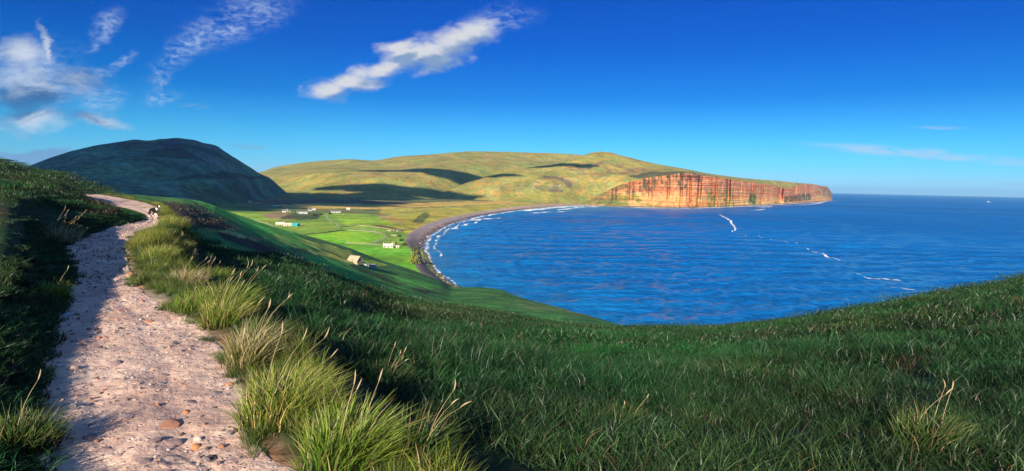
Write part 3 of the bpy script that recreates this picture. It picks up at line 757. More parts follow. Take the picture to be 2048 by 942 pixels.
def D2_col(x, y, z, px, py):
    c = D_col(x, y, z, px, py)
    n2 = fbm(x / 50, y / 50, 4, 231); n3 = fbm(x / 90 + 4, y / 90, 4, 233)
    c = blend(c, (0.29, 0.25, 0.06), 0.35 + 0 * z)
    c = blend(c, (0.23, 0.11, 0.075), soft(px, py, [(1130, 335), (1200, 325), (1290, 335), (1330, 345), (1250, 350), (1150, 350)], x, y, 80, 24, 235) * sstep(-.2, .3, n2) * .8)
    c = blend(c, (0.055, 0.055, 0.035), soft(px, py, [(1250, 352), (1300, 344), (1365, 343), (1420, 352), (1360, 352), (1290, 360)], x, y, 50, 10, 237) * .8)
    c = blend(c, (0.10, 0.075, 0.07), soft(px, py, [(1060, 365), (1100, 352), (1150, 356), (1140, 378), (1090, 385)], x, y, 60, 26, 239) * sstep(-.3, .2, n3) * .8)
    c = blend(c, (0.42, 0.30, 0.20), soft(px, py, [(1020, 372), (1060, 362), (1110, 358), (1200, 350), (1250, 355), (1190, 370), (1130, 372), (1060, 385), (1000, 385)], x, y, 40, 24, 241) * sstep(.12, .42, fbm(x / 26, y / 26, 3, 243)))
    c = blend(c, (0.20, 0.22, 0.05), soft(px, py, [(1000, 390), (1100, 388), (1180, 388), (1180, 410), (1000, 410)], x, y, 60, 18, 245) * .7)
    return c
D2_foot_line = D2_foot
def D2_front(az, Rk, Zk):
    px = px_of_az(az); r, z = D2_foot(az, [], []); t = sstep(1150, 1225, px)
    return r - (250 * (1 - t) + 6 * t), np.full_like(az, -88.0)
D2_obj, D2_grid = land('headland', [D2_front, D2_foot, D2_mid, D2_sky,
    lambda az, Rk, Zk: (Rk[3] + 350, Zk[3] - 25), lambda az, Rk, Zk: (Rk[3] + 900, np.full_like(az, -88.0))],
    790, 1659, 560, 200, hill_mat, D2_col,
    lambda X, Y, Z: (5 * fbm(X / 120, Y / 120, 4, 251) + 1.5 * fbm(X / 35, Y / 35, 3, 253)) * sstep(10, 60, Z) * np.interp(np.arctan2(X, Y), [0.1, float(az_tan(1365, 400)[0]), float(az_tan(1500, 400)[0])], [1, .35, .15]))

def build_cliff():
    m, nt, b = new_mat('red_sandstone')
    pos = N(nt, 'ShaderNodeNewGeometry').outputs['Position']
    at = N(nt, 'ShaderNodeAttribute', attribute_name='tint').outputs['Color']
    st = noise(nt, mapping(nt, pos, (0.004, 0.004, 0.16)), 1.0, 7, 0.7, 0.2)
    st2 = noise(nt, mapping(nt, pos, (0.002, 0.002, 0.06)), 1.0, 3, 0.6, 0.1)
    vs = noise(nt, mapping(nt, pos, (0.06, 0.06, 0.008)), 1.0, 6, 0.65, 0.3)
    fine = noise(nt, pos, 0.12, 6, 0.7)
    k = mixc(nt, maprange(nt, st, 0.32, 0.68), (0.70, 0.66, 0.64), (1.2, 1.19, 1.15))
    k = mixc(nt, 1.0, k, mixc(nt, maprange(nt, vs, 0.38, 0.62), (0.80, 0.78, 0.78), (1.12, 1.12, 1.12)), 'MULTIPLY')
    k = mixc(nt, 1.0, k, mixc(nt, maprange(nt, fine, 0.3, 0.7), (0.78, 0.76, 0.74), (1.25, 1.25, 1.25)), 'MULTIPLY')
    k = mixc(nt, 1.0, k, mixc(nt, maprange(nt, st2, 0.4, 0.6), (1.1, 0.82, 0.75), (1.0, 1.08, 1.1)), 'MULTIPLY')
    nt.links.new(mixc(nt, 1.0, at, k, 'MULTIPLY'), b.inputs['Base Color'])
    bp = N(nt, 'ShaderNodeBump'); bp.inputs['Strength'].default_value = 1.0; bp.inputs['Distance'].default_value = 5.0
    nt.links.new(mathn(nt, 'ADD', mathn(nt, 'ADD', st, vs), fine), bp.inputs['Height']); nt.links.new(bp.outputs[0], b.inputs['Normal'])
    nu, nv = 1000, 110
    px = np.concatenate([np.linspace(1150, 1663, nu - 40), np.linspace(1663.2, 1664.2, 40)])
    az = az_tan(px, np.full_like(px, 400.0))[0]
    rb = cliff_base_r(az); rt, zt = cliff_top(np.minimum(px, 1663), az)
    back = np.clip((px - 1663.0) / 1.2, 0, 1)
    rb = rb + 900 * back**2; rt = rt + 900 * back**2
    ncap = 10; v = np.r_[np.linspace(-0.06, 1.0, nv - ncap), 1.0 + np.linspace(0.1, 1, ncap)]
    H = (zt + CAM_H)
    T = v[None, :]; cap = np.clip(T - 1, 0, 1)
    # foot of scree, then the wall
    lean = (rt - rb)[:, None]
    prof = np.where(T < 0.28, 0.55 * T / 0.28, 0.55 + 0.45 * (np.minimum(T, 1) - 0.28) / 0.72)
    RR = rb[:, None] + lean * prof
    ZZ = np.where(T < 0, T * 60, H[:, None] * np.minimum(T, 1))
    s = np.cumsum(np.r_[0, np.hypot(np.diff(rb * np.sin(az)), np.diff(rb * np.cos(az)))])[:, None] + 0 * T
    env = sstep(0.0, 0.06, T) * (1 - sstep(0.0, 0.9, cap))
    steep = np.interp(px, [1150, 1200, 1360, 1410, 1663], [0.1, 0.45, 0.7, 1, 1])[:, None]
    def gully(p0, w, d, tilt=0): return d * np.exp(-(((px[:, None] - p0 - tilt * (T - 0.5)) / w)**2)**1.6) * (0.35 + 0.65 * sstep(0.0, 0.5, T))
    G = gully(1398, 3.2, 80, 2) + gully(1456, 3.6, 190, -1) + gully(1504, 2.4, 60) + gully(1524, 2.0, 70) + gully(1432, 1.8, 50) + gully(1560, 5.2, 210) + gully(1362, 2.2, 40) + gully(1336, 2.0, 30) + gully(1380, 2, 36) + gully(1375, 2, 18) + gully(1424, 2, 24) + gully(1480, 1.6, 14) + gully(1590, 2, 24) + gully(1640, 3, 50) + gully(1608, 2, 24) + gully(1228, 4, 40) + gully(1262, 4, 34) + gully(1300, 4, 30)
    G = G + 20 * steep * np.abs(fbm(s / 70 + .4 * T, T * 1.6, 4, 261)) + 22 * steep * fbm(s / 170 - .3 * T, T * 0.9, 3, 263) + 12 * steep * sstep(.25, .5, fbm(s / 45, T * 2.2, 3, 265))
    # ledges: strata of different hardness stand proud
    zz = np.maximum(ZZ, 0)
    lay = perlin(zz / 7.0 + 0.15 * fbm(s / 200, zz / 80, 2, 267), s / 900, 269) + 0.6 * perlin(zz / 2.6, s / 400, 271)
    G = G + 5.0 * steep * np.tanh(lay * 3) + 2.0 * fbm(s / 12, zz / 9, 3, 273)
    RR = RR + G * env + cap_len(np.minimum(px, 1663))[:, None] * cap
    tt_ = (zt / rt)[:, None]; ZZ = np.where(cap > 0, CAM_H + tt_ * RR + 1.0 * (1 - cap), ZZ)
    ZZ = np.where((T > .97) & (cap == 0), CAM_H + tt_ * RR - 8 * (1 - np.minimum(T, 1)) / .03, ZZ)
    # ragged upper edge
    X = RR * np.sin(az)[:, None]; Y = RR * np.cos(az)[:, None]
    V = np.stack([X, Y, ZZ], -1).reshape(-1, 3)
    me = mesh_from('cliff', V, grid_faces(nu, nv), m, smooth=False)
    PX = np.repeat(px, nv); TT = np.tile(v, nu); x, y, z = V.T; S_ = s.ravel()
    n = fbm(S_ / 90, z / 45, 4, 281); n2 = fbm(S_ / 26, z / 30, 4, 283)
    c = np.empty((len(z), 3)); c[:] = (0.62, 0.31, 0.15)
    c = blend(c, (0.70, 0.44, 0.17), 1 - sstep(0.2, 0.55, TT + 0.25 * n))
    c = blend(c, (0.58, 0.22, 0.11), sstep(0.0, 0.45, n) * 0.8)
    g = lambda p0, p1, t0, t1, seed, th: ((PX > p0) & (PX < p1)) * sstep(t0 - .08, t0 + .04, TT) * (1 - sstep(t1 - .06, t1 + .08, TT)) * sstep(th, th + .25, fbm(S_ / 40, z / 22, 4, seed))
    green = (0.22, 0.27, 0.05); dkg = (0.075, 0.085, 0.04)
    c = blend(c, green, g(1195, 1290, 0.05, 0.55, 291, -0.15) * .95)
    c = blend(c, green, g(1290, 1420, 0.0, 0.22, 293, 0.05) * .6)
    c = blend(c, green, g(1415, 1430, 0.0, 0.5, 295, -0.2) * .8)
    c = blend(c, green, g(1436, 1470, 0.0, 0.6, 297, -0.1) * .7)
    c = blend(c, green, g(1470, 1535, 0.0, 0.3, 299, 0.15) * .6)
    c = blend(c, (0.06, 0.16, 0.04), g(1498, 1512, 0.05, 0.5, 301, -0.4) * .9)
    c = blend(c, dkg, g(1250, 1372, 0.52, 1.1, 303, -0.35) * (0.35 + 0.65 * sstep(-.1, .2, fbm(S_ / 14, z / 60, 3, 305))) * .95)
    c = blend(c, dkg, g(1185, 1245, 0.1, 0.5, 307, 0.0) * .8)
    c = blend(c, dkg, g(1180, 1255, 0.62, 1.1, 309, -0.15) * .75)
    c = blend(c, (0.12, 0.055, 0.06), g(1366, 1400, 0.8, 1.1, 311, -0.2) * .8)
    c = blend(c, dkg, g(1568, 1622, 0.12, 0.48, 313, -0.3) * .9)
    c = blend(c, (0.45, 0.33, 0.20), g(1640, 1670, 0.3, 1.1, 315, -0.3) * .7)
    c = blend(c, dkg, g(1636, 1662, 0.45, 1.0, 317, 0.0) * .8)
    c = blend(c, (0.20, 0.22, 0.055), (1 - sstep(1175, 1275, PX + 45 * n2 - 30 * n)) * sstep(.05, .3, TT) * .92)
    c = blend(c, (0.26, 0.24, 0.06), sstep(1.0, 1.08, TT))
    c = blend(c, (0.055, 0.05, 0.05), (1 - sstep(0.015, 0.04, TT + 0.03 * n2)) * .85)
    set_col(me, c)
    return tag(link('cliff', me), kind='structure')
build_cliff()

# ------------------------------------------------------------------ sea
WAVE_SLOPE = 0.17
SEA_R = np.r_[np.geomspace(120, 280, 20), np.geomspace(281, 1000, 360), np.geomspace(1006, 3500, 190), np.geomspace(3700, 42000, 40)]
def sea_height(X, Y):
    g = np.random.default_rng(3); Z = np.zeros_like(X); rr = np.hypot(X, Y); dr = np.interp(rr, SEA_R, np.gradient(SEA_R))
    patch = .75 + .5 * sstep(-.4, .4, fbm(X / 220, Y / 420, 3, 337))
    for k in range(34):
        lam = math.exp(g.uniform(math.log(6.5), math.log(75))); th = R(-15) + g.normal(0, R(32)); kk = 2 * math.pi / lam
        wgt = sstep(2.2, 4.5, lam / np.maximum(dr, rr * .0014))
        Z += WAVE_SLOPE * math.sqrt(2 / 34) / kk * np.sin(kk * (X * math.sin(th) + Y * math.cos(th)) + g.uniform(0, 6.28) + .8 * perlin(X / 90, Y / 90, k)) * wgt
    d, s, par = polydist(X, Y, WATER[::6])
    return Z * patch * (.25 + .75 * sstep(0, 50, np.where((s > 0) | (par > len(WATER[::6]) - 1.001), d, 0)))
def build_sea():
    m, nt, b = new_mat('sea_water')
    pos = N(nt, 'ShaderNodeNewGeometry').outputs['Position']
    sh = N(nt, 'ShaderNodeAttribute', attribute_name='shallow').outputs['Fac']
    big = noise(nt, mapping(nt, pos, (0.0006, 0.0016, 1), rot=(0, 0, R(15))), 1.0, 4, 0.6)
    deep = mixc(nt, maprange(nt, big, 0.35, 0.65), (0.001, 0.090, 0.29), (0.003, 0.140, 0.43))
    c = mixc(nt, sh, deep, (0.03, 0.27, 0.40))
    nt.links.new(c, b.inputs['Base Color'])
    b.inputs['Roughness'].default_value = 0.30; b.inputs['IOR'].default_value = 1.33; b.inputs['Specular IOR Level'].default_value = 0.4
    ch = N(nt, 'ShaderNodeAttribute', attribute_name='chop').outputs['Fac']; nt.links.new(ch, b.inputs['Roughness'])
    nt.links.new(maprange(nt, ch, .14, .34, .32, .08), b.inputs['Specular IOR Level'])
    # wind ripples, chop and the long swell rolling into the bay
    warp = N(nt, 'ShaderNodeTexNoise'); warp.inputs['Scale'].default_value = 0.006; nt.links.new(pos, warp.inputs['Vector'])
    pv = N(nt, 'ShaderNodeVectorMath'); pv.operation = 'MULTIPLY_ADD'; nt.links.new(warp.outputs['Color'], pv.inputs[0]); pv.inputs[1].default_value = (60, 60, 0); nt.links.new(pos, pv.inputs[2])
    q = pv.outputs[0]
    n1 = noise(nt, mapping(nt, q, (0.055, 0.14, 0.1), rot=(0, 0, R(-28))), 1.0, 4, 0.6)
    n2 = noise(nt, mapping(nt, q, (0.20, 0.42, 0.1), rot=(0, 0, R(-10))), 1.0, 3, 0.6)
    n3 = noise(nt, mapping(nt, q, (0.012, 0.035, 0.1), rot=(0, 0, R(-36))), 1.0, 3, 0.5)
    sw = N(nt, 'ShaderNodeAttribute', attribute_name='swell').outputs['Fac']
    h = mathn(nt, 'ADD', mathn(nt, 'MULTIPLY', n1, 1.5), mathn(nt, 'MULTIPLY', n2, 1.2))
    h = mathn(nt, 'ADD', h, mathn(nt, 'MULTIPLY', n3, 3.0))
    h = mathn(nt, 'ADD', h, mathn(nt, 'MULTIPLY', sw, 1.6))
    bp = N(nt, 'ShaderNodeBump'); bp.inputs['Strength'].default_value = 1.0; bp.inputs['Distance'].default_value = 1.0
    nt.links.new(h, bp.inputs['Height']); nt.links.new(bp.outputs[0], b.inputs['Normal'])
    az = np.unique(np.r_[np.linspace(-math.pi, R(-20), 40), np.linspace(R(-20), R(46), 860), np.linspace(R(46), math.pi, 40)])[:-1]
    r = SEA_R
    AZ, RR = np.meshgrid(az, r, indexing='ij'); X = RR * np.sin(AZ); Y = RR * np.cos(AZ)
    Z = sea_height(X, Y)
    V = np.stack([X, Y, Z], -1).reshape(-1, 3)
    me = mesh_from('sea', V, grid_faces(len(az), len(r), wrap=True), m, up=True)
    x, y, _ = V.T
    d, s, par = polydist(x, y, WATER[::3])
    off = np.where((s > 0) | (par > len(WATER[::3]) - 1.001), d, 0)
    far = par / (len(WATER[::3]) - 1)
    shal = np.exp(-off / (60 + 160 * sstep(0.55, 0.9, far))) * (0.35 + 0.65 * sstep(0.4, 0.8, far))
    set_val(me, shal, 'shallow')
    far_shore = np.concatenate([[WATER[70] - (WATER[100] - WATER[70]) * 3.0], WATER[70:160:4]])
    d2, s2, _ = polydist(x, y, far_shore); off = np.where(s2 > 0, d2, 0)
    ph = off + 10 * fbm(x / 160, y / 160, 3, 331)
    wl = np.interp(ph, [0, 150, 500], [0.17, 0.13, 0.11])
    sw = np.maximum(0, np.cos(ph * 0.115))**5 * sstep(25, 70, off) * (1 - sstep(260, 420, off)) * sstep(-0.5, 0.1, fbm(x / 170, y / 170, 2, 333)) * (1 - sstep(0.86, 0.97, far))
    set_val(me, sw * 2.0, 'swell')
    set_val(me, np.interp(np.hypot(x, y), [300, 600, 1600, 4000], [.10, .14, .27, .33]), 'chop')
    return tag(link('sea', me), kind='structure')
build_sea()

# =================================================================== THINGS
def ground_at(px, py):
    """the point of the near hillside seen at a pixel"""
    d = ray(px, py); h = math.hypot(d[0], d[1])
    rs = np.geomspace(1.5, 160, 900)
    X = d[0] / h * rs; Y = d[1] / h * rs; zl = CAM_H + d[2] / h * rs
    zg = A_height(X, Y)
    k = np.nonzero(zl <= zg)[0]
    k = int(k[0]) if len(k) else len(rs) - 1
    return np.array([X[k], Y[k], zg[k]])
def valley_at(px, py):
    z = 10.0
    for _ in range(12):
        p = Pz(px, py, z); z = 0.5 * z + 0.5 * float(C_height(np.array([p[0]]), np.array([p[1]]))[0])
    p = Pz(px, py, z); return np.array([p[0], p[1], float(C_height(np.array([p[0]]), np.array([p[1]]))[0])])
_bx, _by, _bz = B_grid
_bpx, _bpy = to_px(_bx, _by, _bz)
def slope_at(px, py):
    k = np.argmin((_bpx - px)**2 + (_bpy - py)**2 + 1e6 * (np.hypot(_bx, _by) < 90) + 1e6 * (np.arange(_bx.shape[1])[None] > 0.75 * _bx.shape[1]))
    return np.array([_bx.ravel()[k], _by.ravel()[k], _bz.ravel()[k]])

# ------------------------------------------------------------------ grass
def blade_arrays(n, spread, h0, h1, w, lean0, lean1, g, wind=(0.0, 0.0), radial=0.0, power=0.5):
    """n curved, tapering blades; returns verts, quads, height along blade, random per blade"""
    a = g.uniform(0, 2 * math.pi, n); rr = spread * g.uniform(0, 1, n)**power
    bx = rr * np.cos(a); by = rr * np.sin(a)
    H = g.uniform(h0, h1, n) * (1 - 0.35 * (rr / max(spread, 1e-6))**2 * (radial > 0))
    L = g.uniform(lean0, lean1, n) * H
    ph = np.where(g.uniform(0, 1, n) < radial, a + g.normal(0, 0.5, n), g.uniform(0, 2 * math.pi, n))
    dx = np.cos(ph) * L + wind[0] * H; dy = np.sin(ph) * L + wind[1] * H
    fa = g.uniform(0, 2 * math.pi, n); wx = np.cos(fa); wy = np.sin(fa)
    T = np.array([0.0, 0.38, 0.72, 1.0]); W = np.array([0.8, 1.0, 0.62, 0.06]) * 0.5
    ww = w * g.uniform(0.6, 1.3, n)
    V = np.empty((n, 4, 2, 3))
    D2 = np.hypot(dx, dy) / np.maximum(H, 1e-6)
    for k in range(4):
        t = T[k]
        cx = bx + dx * t * t; cy = by + dy * t * t; cz = H * t * (1 - 0.28 * np.minimum(D2, 1.6) * t)
        for s, sg in ((0, -1), (1, 1)):
            V[:, k, s, 0] = cx + sg * wx * ww * W[k]; V[:, k, s, 1] = cy + sg * wy * ww * W[k]; V[:, k, s, 2] = cz
    base = np.arange(n)[:, None] * 8
    Q = np.concatenate([np.stack([base[:, 0] + 2 * k, base[:, 0] + 2 * k + 1, base[:, 0] + 2 * k + 3, base[:, 0] + 2 * k + 2], 1) for k in range(3)])
    hh = np.tile(np.repeat(T, 2), n); rn = np.repeat(g.uniform(0, 1, n), 8)
    return V.reshape(-1, 3), Q, hh, rn
def blade_mesh(name, parts, mat):
    Vs, Qs, hs, rs = [], [], [], []; o = 0
    for V, Q, h, r in parts:
        Vs.append(V); Qs.append(Q + o); hs.append(h); rs.append(r); o += len(V)
    me = mesh_from(name, np.concatenate(Vs), np.concatenate(Qs), mat)
    set_val(me, np.concatenate(hs), 'along'); set_val(me, np.concatenate(rs), 'pick_tone')
    return me
def blade_mat(name, root, mid, tip, dry, dry_amt=0.25, inst=True, trans=0.35):
    """leaf: green blades with a dark sheath at the root, some dry straw among them"""
    m = bpy.data.materials.new(name); m.use_nodes = True; nt = m.node_tree; nt.nodes.clear()
    out = N(nt, 'ShaderNodeOutputMaterial')
    al = N(nt, 'ShaderNodeAttribute', attribute_name='along').outputs['Fac']; pk = N(nt, 'ShaderNodeAttribute', attribute_name='pick_tone').outputs['Fac']
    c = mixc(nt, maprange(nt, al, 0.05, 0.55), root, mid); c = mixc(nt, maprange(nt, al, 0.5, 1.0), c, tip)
    c = mixc(nt, maprange(nt, pk, 1 - dry_amt, 1 - dry_amt + 0.05), c, dry)
    c = mixc(nt, 1.0, c, mixc(nt, mathn(nt, 'FRACT', mathn(nt, 'MULTIPLY', pk, 17.3)), (0.6, 0.6, 0.6), (1.4, 1.35, 1.3)), 'MULTIPLY')
    if inst:
        ia = N(nt, 'ShaderNodeAttribute', attribute_name='tint', attribute_type='INSTANCER').outputs['Color']
        c = mixc(nt, 1.0, c, ia, 'MULTIPLY')
    d = N(nt, 'ShaderNodeBsdfDiffuse'); t = N(nt, 'ShaderNodeBsdfTranslucent'); nt.links.new(c, d.inputs[0]); nt.links.new(c, t.inputs[0])
    ms = N(nt, 'ShaderNodeMixShader'); ms.inputs[0].default_value = trans; nt.links.new(d.outputs[0], ms.inputs[1]); nt.links.new(t.outputs[0], ms.inputs[2])
    gl = N(nt, 'ShaderNodeBsdfGlossy'); gl.inputs['Roughness'].default_value = 0.45; gl.inputs[0].default_value = (1, 1, 1, 1)
    m2 = N(nt, 'ShaderNodeMixShader'); m2.inputs[0].default_value = 0.025; nt.links.new(ms.outputs[0], m2.inputs[1]); nt.links.new(gl.outputs[0], m2.inputs[2])
    nt.links.new(m2.outputs[0], out.inputs[0])
    return m
def scatter(name, mats_meshes, pts, rotz, scl, tint, kind='stuff'):
    """one object whose points carry instances of a few plant meshes"""
    col = bpy.data.collections.new(name + '_kinds')
    for i, me in enumerate(mats_meshes):
        col.objects.link(bpy.data.objects.new('%s_kind.%03d' % (name, i), me))
    me = bpy.data.meshes.new(name); me.vertices.add(len(pts)); me.vertices.foreach_set('co', np.asarray(pts, np.float32).ravel())
    set_col(me, tint); set_val(me, rotz, 'turn'); set_val(me, scl, 'size')
    a = me.attributes.new('which', 'INT', 'POINT'); a.data.foreach_set('value', rng.integers(0, len(mats_meshes), len(pts)).astype(np.int32))
    o = link(name, me)
    ng = bpy.data.node_groups.new(name, 'GeometryNodeTree')
    ng.interface.new_socket('Geometry', in_out='INPUT', socket_type='NodeSocketGeometry'); ng.interface.new_socket('Geometry', in_out='OUTPUT', socket_type='NodeSocketGeometry')
    gi = ng.nodes.new('NodeGroupInput'); go = ng.nodes.new('NodeGroupOutput')
    ip = ng.nodes.new('GeometryNodeInstanceOnPoints'); ci = ng.nodes.new('GeometryNodeCollectionInfo')
    ci.inputs['Collection'].default_value = col; ci.inputs['Separate Children'].default_value = True; ci.inputs['Reset Children'].default_value = True
    ip.inputs['Pick Instance'].default_value = True
    def at(nm, dt):
        n = ng.nodes.new('GeometryNodeInputNamedAttribute'); n.data_type = dt; n.inputs['Name'].default_value = nm; return n.outputs['Attribute']
    cx = ng.nodes.new('ShaderNodeCombineXYZ'); ng.links.new(at('turn', 'FLOAT'), cx.inputs[2])
    e2r = ng.nodes.new('FunctionNodeEulerToRotation'); ng.links.new(cx.outputs[0], e2r.inputs[0])
    ng.links.new(gi.outputs[0], ip.inputs['Points']); ng.links.new(ci.outputs[0], ip.inputs['Instance']); ng.links.new(at('which', 'INT'), ip.inputs['Instance Index'])
    ng.links.new(e2r.outputs[0], ip.inputs['Rotation']); ng.links.new(at('size', 'FLOAT'), ip.inputs['Scale'])
    ng.links.new(ip.outputs[0], go.inputs[0])
    md = o.modifiers.new('scatter', 'NODES'); md.node_group = ng
    return tag(o, kind=kind)

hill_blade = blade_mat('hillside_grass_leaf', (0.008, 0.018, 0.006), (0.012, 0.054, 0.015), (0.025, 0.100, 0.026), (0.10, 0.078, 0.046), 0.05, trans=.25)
verge_blade = blade_mat('verge_grass_leaf', (0.035, 0.05, 0.012), (0.10, 0.17, 0.02), (0.30, 0.36, 0.05), (0.40, 0.30, 0.13), 0.22)
def build_grass():
    g = np.random.default_rng(21)
    def sector(n, r0, r1, a0=-49, a1=49):
        az = R(a0) + R(a1 - a0) * g.uniform(0, 1, n); r = np.sqrt(g.uniform(r0 * r0, r1 * r1, n)); return r * np.sin(az), r * np.cos(az), r
    def tints(x, y, base=1.0):
        n = fbm(x * 0.10, y * 0.10, 4, 401); n2 = fbm(x * 0.5, y * 0.5, 3, 403)
        t = np.ones((len(x), 3)) * base
        k = sstep(0.0, 0.45, n + 0.35 * n2)[:, None]; t = t * (1 - k) + np.array((1.9, 1.0, 1.0)) * k * base
        k = sstep(0.05, 0.5, -n + 0.4 * n2)[:, None]; t = t * (1 - k) + np.array((0.75, 1.35, 0.9)) * k * base
        return t * np.exp(g.normal(0, 0.34, (len(x), 1)))
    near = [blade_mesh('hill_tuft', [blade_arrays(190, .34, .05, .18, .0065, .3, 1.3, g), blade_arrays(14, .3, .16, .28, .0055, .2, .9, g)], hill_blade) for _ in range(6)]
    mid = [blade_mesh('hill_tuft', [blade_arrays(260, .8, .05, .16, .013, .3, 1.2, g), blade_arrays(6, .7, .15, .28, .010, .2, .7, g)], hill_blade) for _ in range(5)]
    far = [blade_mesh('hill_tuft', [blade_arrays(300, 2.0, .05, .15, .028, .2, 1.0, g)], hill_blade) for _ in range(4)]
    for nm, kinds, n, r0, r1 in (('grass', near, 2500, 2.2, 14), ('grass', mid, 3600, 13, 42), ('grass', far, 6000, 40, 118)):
        x, y, r = sector(n, r0, r1); e, s = path_field(x, y)
        k = (e > np.where(r < 14, .42, np.where(r < 42, .6, 1.3))) & ~((s > 0) & (e < 1.1) & (r < 30))
        x, y, r = x[k], y[k], r[k]
        z = A_height(x, y)
        scatter(nm, kinds, np.stack([x, y, z - .02], 1), g.uniform(0, 6.28, len(x)), g.uniform(.7, 1.25, len(x)) * np.where(path_field(x, y)[1] < 0, .25 + .75 * sstep(.6, 3.0, path_field(x, y)[0]), 1) * (0.8 + 0.5 * sstep(-.3, .4, fbm(x * .3, y * .3, 3, 405))), tints(x, y))
    # thin dead stems and bent straw here and there on the slope
    dead = blade_mat('dead_stem', (.16, .12, .08), (.26, .21, .13), (.38, .31, .20), (.45, .38, .27), .3)
    dk = [blade_mesh('dead_tuft', [blade_arrays(9, .22, .22, .5, .006, .1, 1.1, g)], dead) for _ in range(6)]
    x, y, r = sector(900, 4, 40); q = fbm(x * .25, y * .25, 3, 421); e, s = path_field(x, y); k = (q > -.05) & (e > 1.2); x, y = x[k], y[k]
    scatter('dead_stems', dk, np.stack([x, y, A_height(x, y)], 1), g.uniform(0, 6.28, len(x)), g.uniform(.5, .9, len(x)), np.ones((len(x), 3)) * g.uniform(.25, .8, (len(x), 1)))
    # low heather cushions, brown and purple
    hm = blade_mat('heather_sprig', (.02, .014, .01), (.035, .028, .016), (.07, .04, .035), (.03, .05, .015), .3)
    hk = [blade_mesh('heather_tuft', [blade_arrays(150, .4, .05, .16, .016, .1, .6, g)], hm) for _ in range(4)]
    x, y, r = sector(2600, 3.5, 60); q = fbm(x * .16, y * .16, 4, 431); e, s = path_field(x, y); k = (q > .18) & (e > .8); x, y = x[k], y[k]
    scatter('heather', hk, np.stack([x, y, A_height(x, y)], 1), g.uniform(0, 6.28, len(x)), g.uniform(.8, 1.6, len(x)), np.ones((len(x), 3)) * g.uniform(.6, 1.3, (len(x), 1)))
    # brighter grass right beside the path
    vk = [blade_mesh('verge_tuft', [blade_arrays(80, .16, .12, .34, .008, .2, .9, g, wind=(.12, .05)), blade_arrays(16, .14, .3, .46, .006, .2, .7, g, wind=(.12, .05))], verge_blade) for _ in range(5)]
    pts = []
    i = rng.integers(5, len(PC) - 2, 3600); w = PW[i]; tv = PC[i + 1] - PC[i - 1]; tv /= np.linalg.norm(tv, axis=1)[:, None]; nv = np.stack([tv[:, 1], -tv[:, 0]], 1)
    off = rng.gamma(1.6, 0.34, len(i)); x, y = (PC[i] + nv * (w + 0.02 + off)[:, None] + tv * rng.uniform(-.3, .3, (len(i), 1))).T
    e, s = path_field(x, y); r = np.hypot(x, y)
    k = (s > 0) & (e > .10) & (e < np.clip(.18 + .07 * r, 0, 1.3)) & (r > 2.4) & (r < 75) & (y > 0.5)
    x, y, e, r = x[k], y[k], e[k], r[k]
    b = sstep(-.25, .35, fbm(x * .5, y * .5, 3, 411))[:, None]
    t = (np.array((.26, .40, .4)) * (1 - b) + np.array((.85, .85, .7)) * b) * np.exp(g.normal(0, .2, (len(x), 1)))
    scatter('verge_grass', vk, np.stack([x, y, A_height(x, y) - .02], 1), g.uniform(-.6, .6, len(x)), (g.uniform(.4, .8, len(x)) * sstep(-.1, .5, e) + .2) * (.6 + .6 * b[:, 0]), t)
    # sprigs and runners creeping over the sandy edge
    i = np.r_[rng.integers(3, 60, 900), rng.integers(40, len(PC) - 2, 1100)]; w = PW[i]; tv = PC[i + 1] - PC[i - 1]; tv /= np.linalg.norm(tv, axis=1)[:, None]; nv = np.stack([tv[:, 1], -tv[:, 0]], 1)
    x, y = (PC[i] + nv * (w + rng.uniform(-.12, .5, len(i)))[:, None] + tv * rng.uniform(-.3, .3, (len(i), 1))).T
    e, s = path_field(x, y); r = np.hypot(x, y); k = (s > 0) & (e > -.10) & (e < .5) & (r > 1.8) & (r < 60) & (y > 0.4) & (fbm(x * 1.6, y * 1.6, 3, 441) + .5 * e > -.05); x, y, e = x[k], y[k], e[k]
    scatter('verge_grass', vk, np.stack([x, y, A_height(x, y) + .09 * (1 - sstep(-.28, 0, e)) - .01], 1), g.uniform(-.6, .6, len(x)), g.uniform(.22, .42, len(x)), np.array((.45, .6, .5)) * np.exp(g.normal(0, .25, (len(x), 1))))
    # dark bank on the left of the path, with heather
    i = rng.integers(5, len(PC) - 2, 8000); w = PW[i]; tv = PC[i + 1] - PC[i - 1]; tv /= np.linalg.norm(tv, axis=1)[:, None]; nv = np.stack([tv[:, 1], -tv[:, 0]], 1)
    off = rng.gamma(1.3, 0.55, len(i)); x, y = (PC[i] - nv * (w + 0.03 + off)[:, None] + tv * rng.uniform(-.3, .3, (len(i), 1))).T
    e, s = path_field(x, y); r = np.hypot(x, y); k = (s < 0) & (e > .16) & (e < 3.5) & (r > 2.2) & (r < 75) & (y > 0.5)
    x, y = x[k], y[k]; t = tints(x, y, 1.25)
    scatter('bank_grass', near, np.stack([x, y, A_height(x, y) - .03], 1), g.uniform(0, 6.28, len(x)), g.uniform(.6, 1.05, len(x)) * (.2 + .8 * sstep(.6, 3.0, path_field(x, y)[0])), t)
    i = rng.integers(0, 60, 2600); w = PW[i]; tv = PC[i + 1] - PC[np.maximum(i - 1, 0)]; tv /= np.linalg.norm(tv, axis=1)[:, None]; nv = np.stack([tv[:, 1], -tv[:, 0]], 1)
    off = rng.gamma(1.2, 0.5, len(i)); x, y = (PC[i] - nv * (w + 0.05 + off)[:, None] + tv * rng.uniform(-.3, .3, (len(i), 1))).T
    e, s = path_field(x, y); r = np.hypot(x, y); k = (s < 0) & (e > .10) & (e < 3.0) & (r > 2.0) & (r < 12) & (y > 0.5)
    x, y, e = x[k], y[k], e[k]
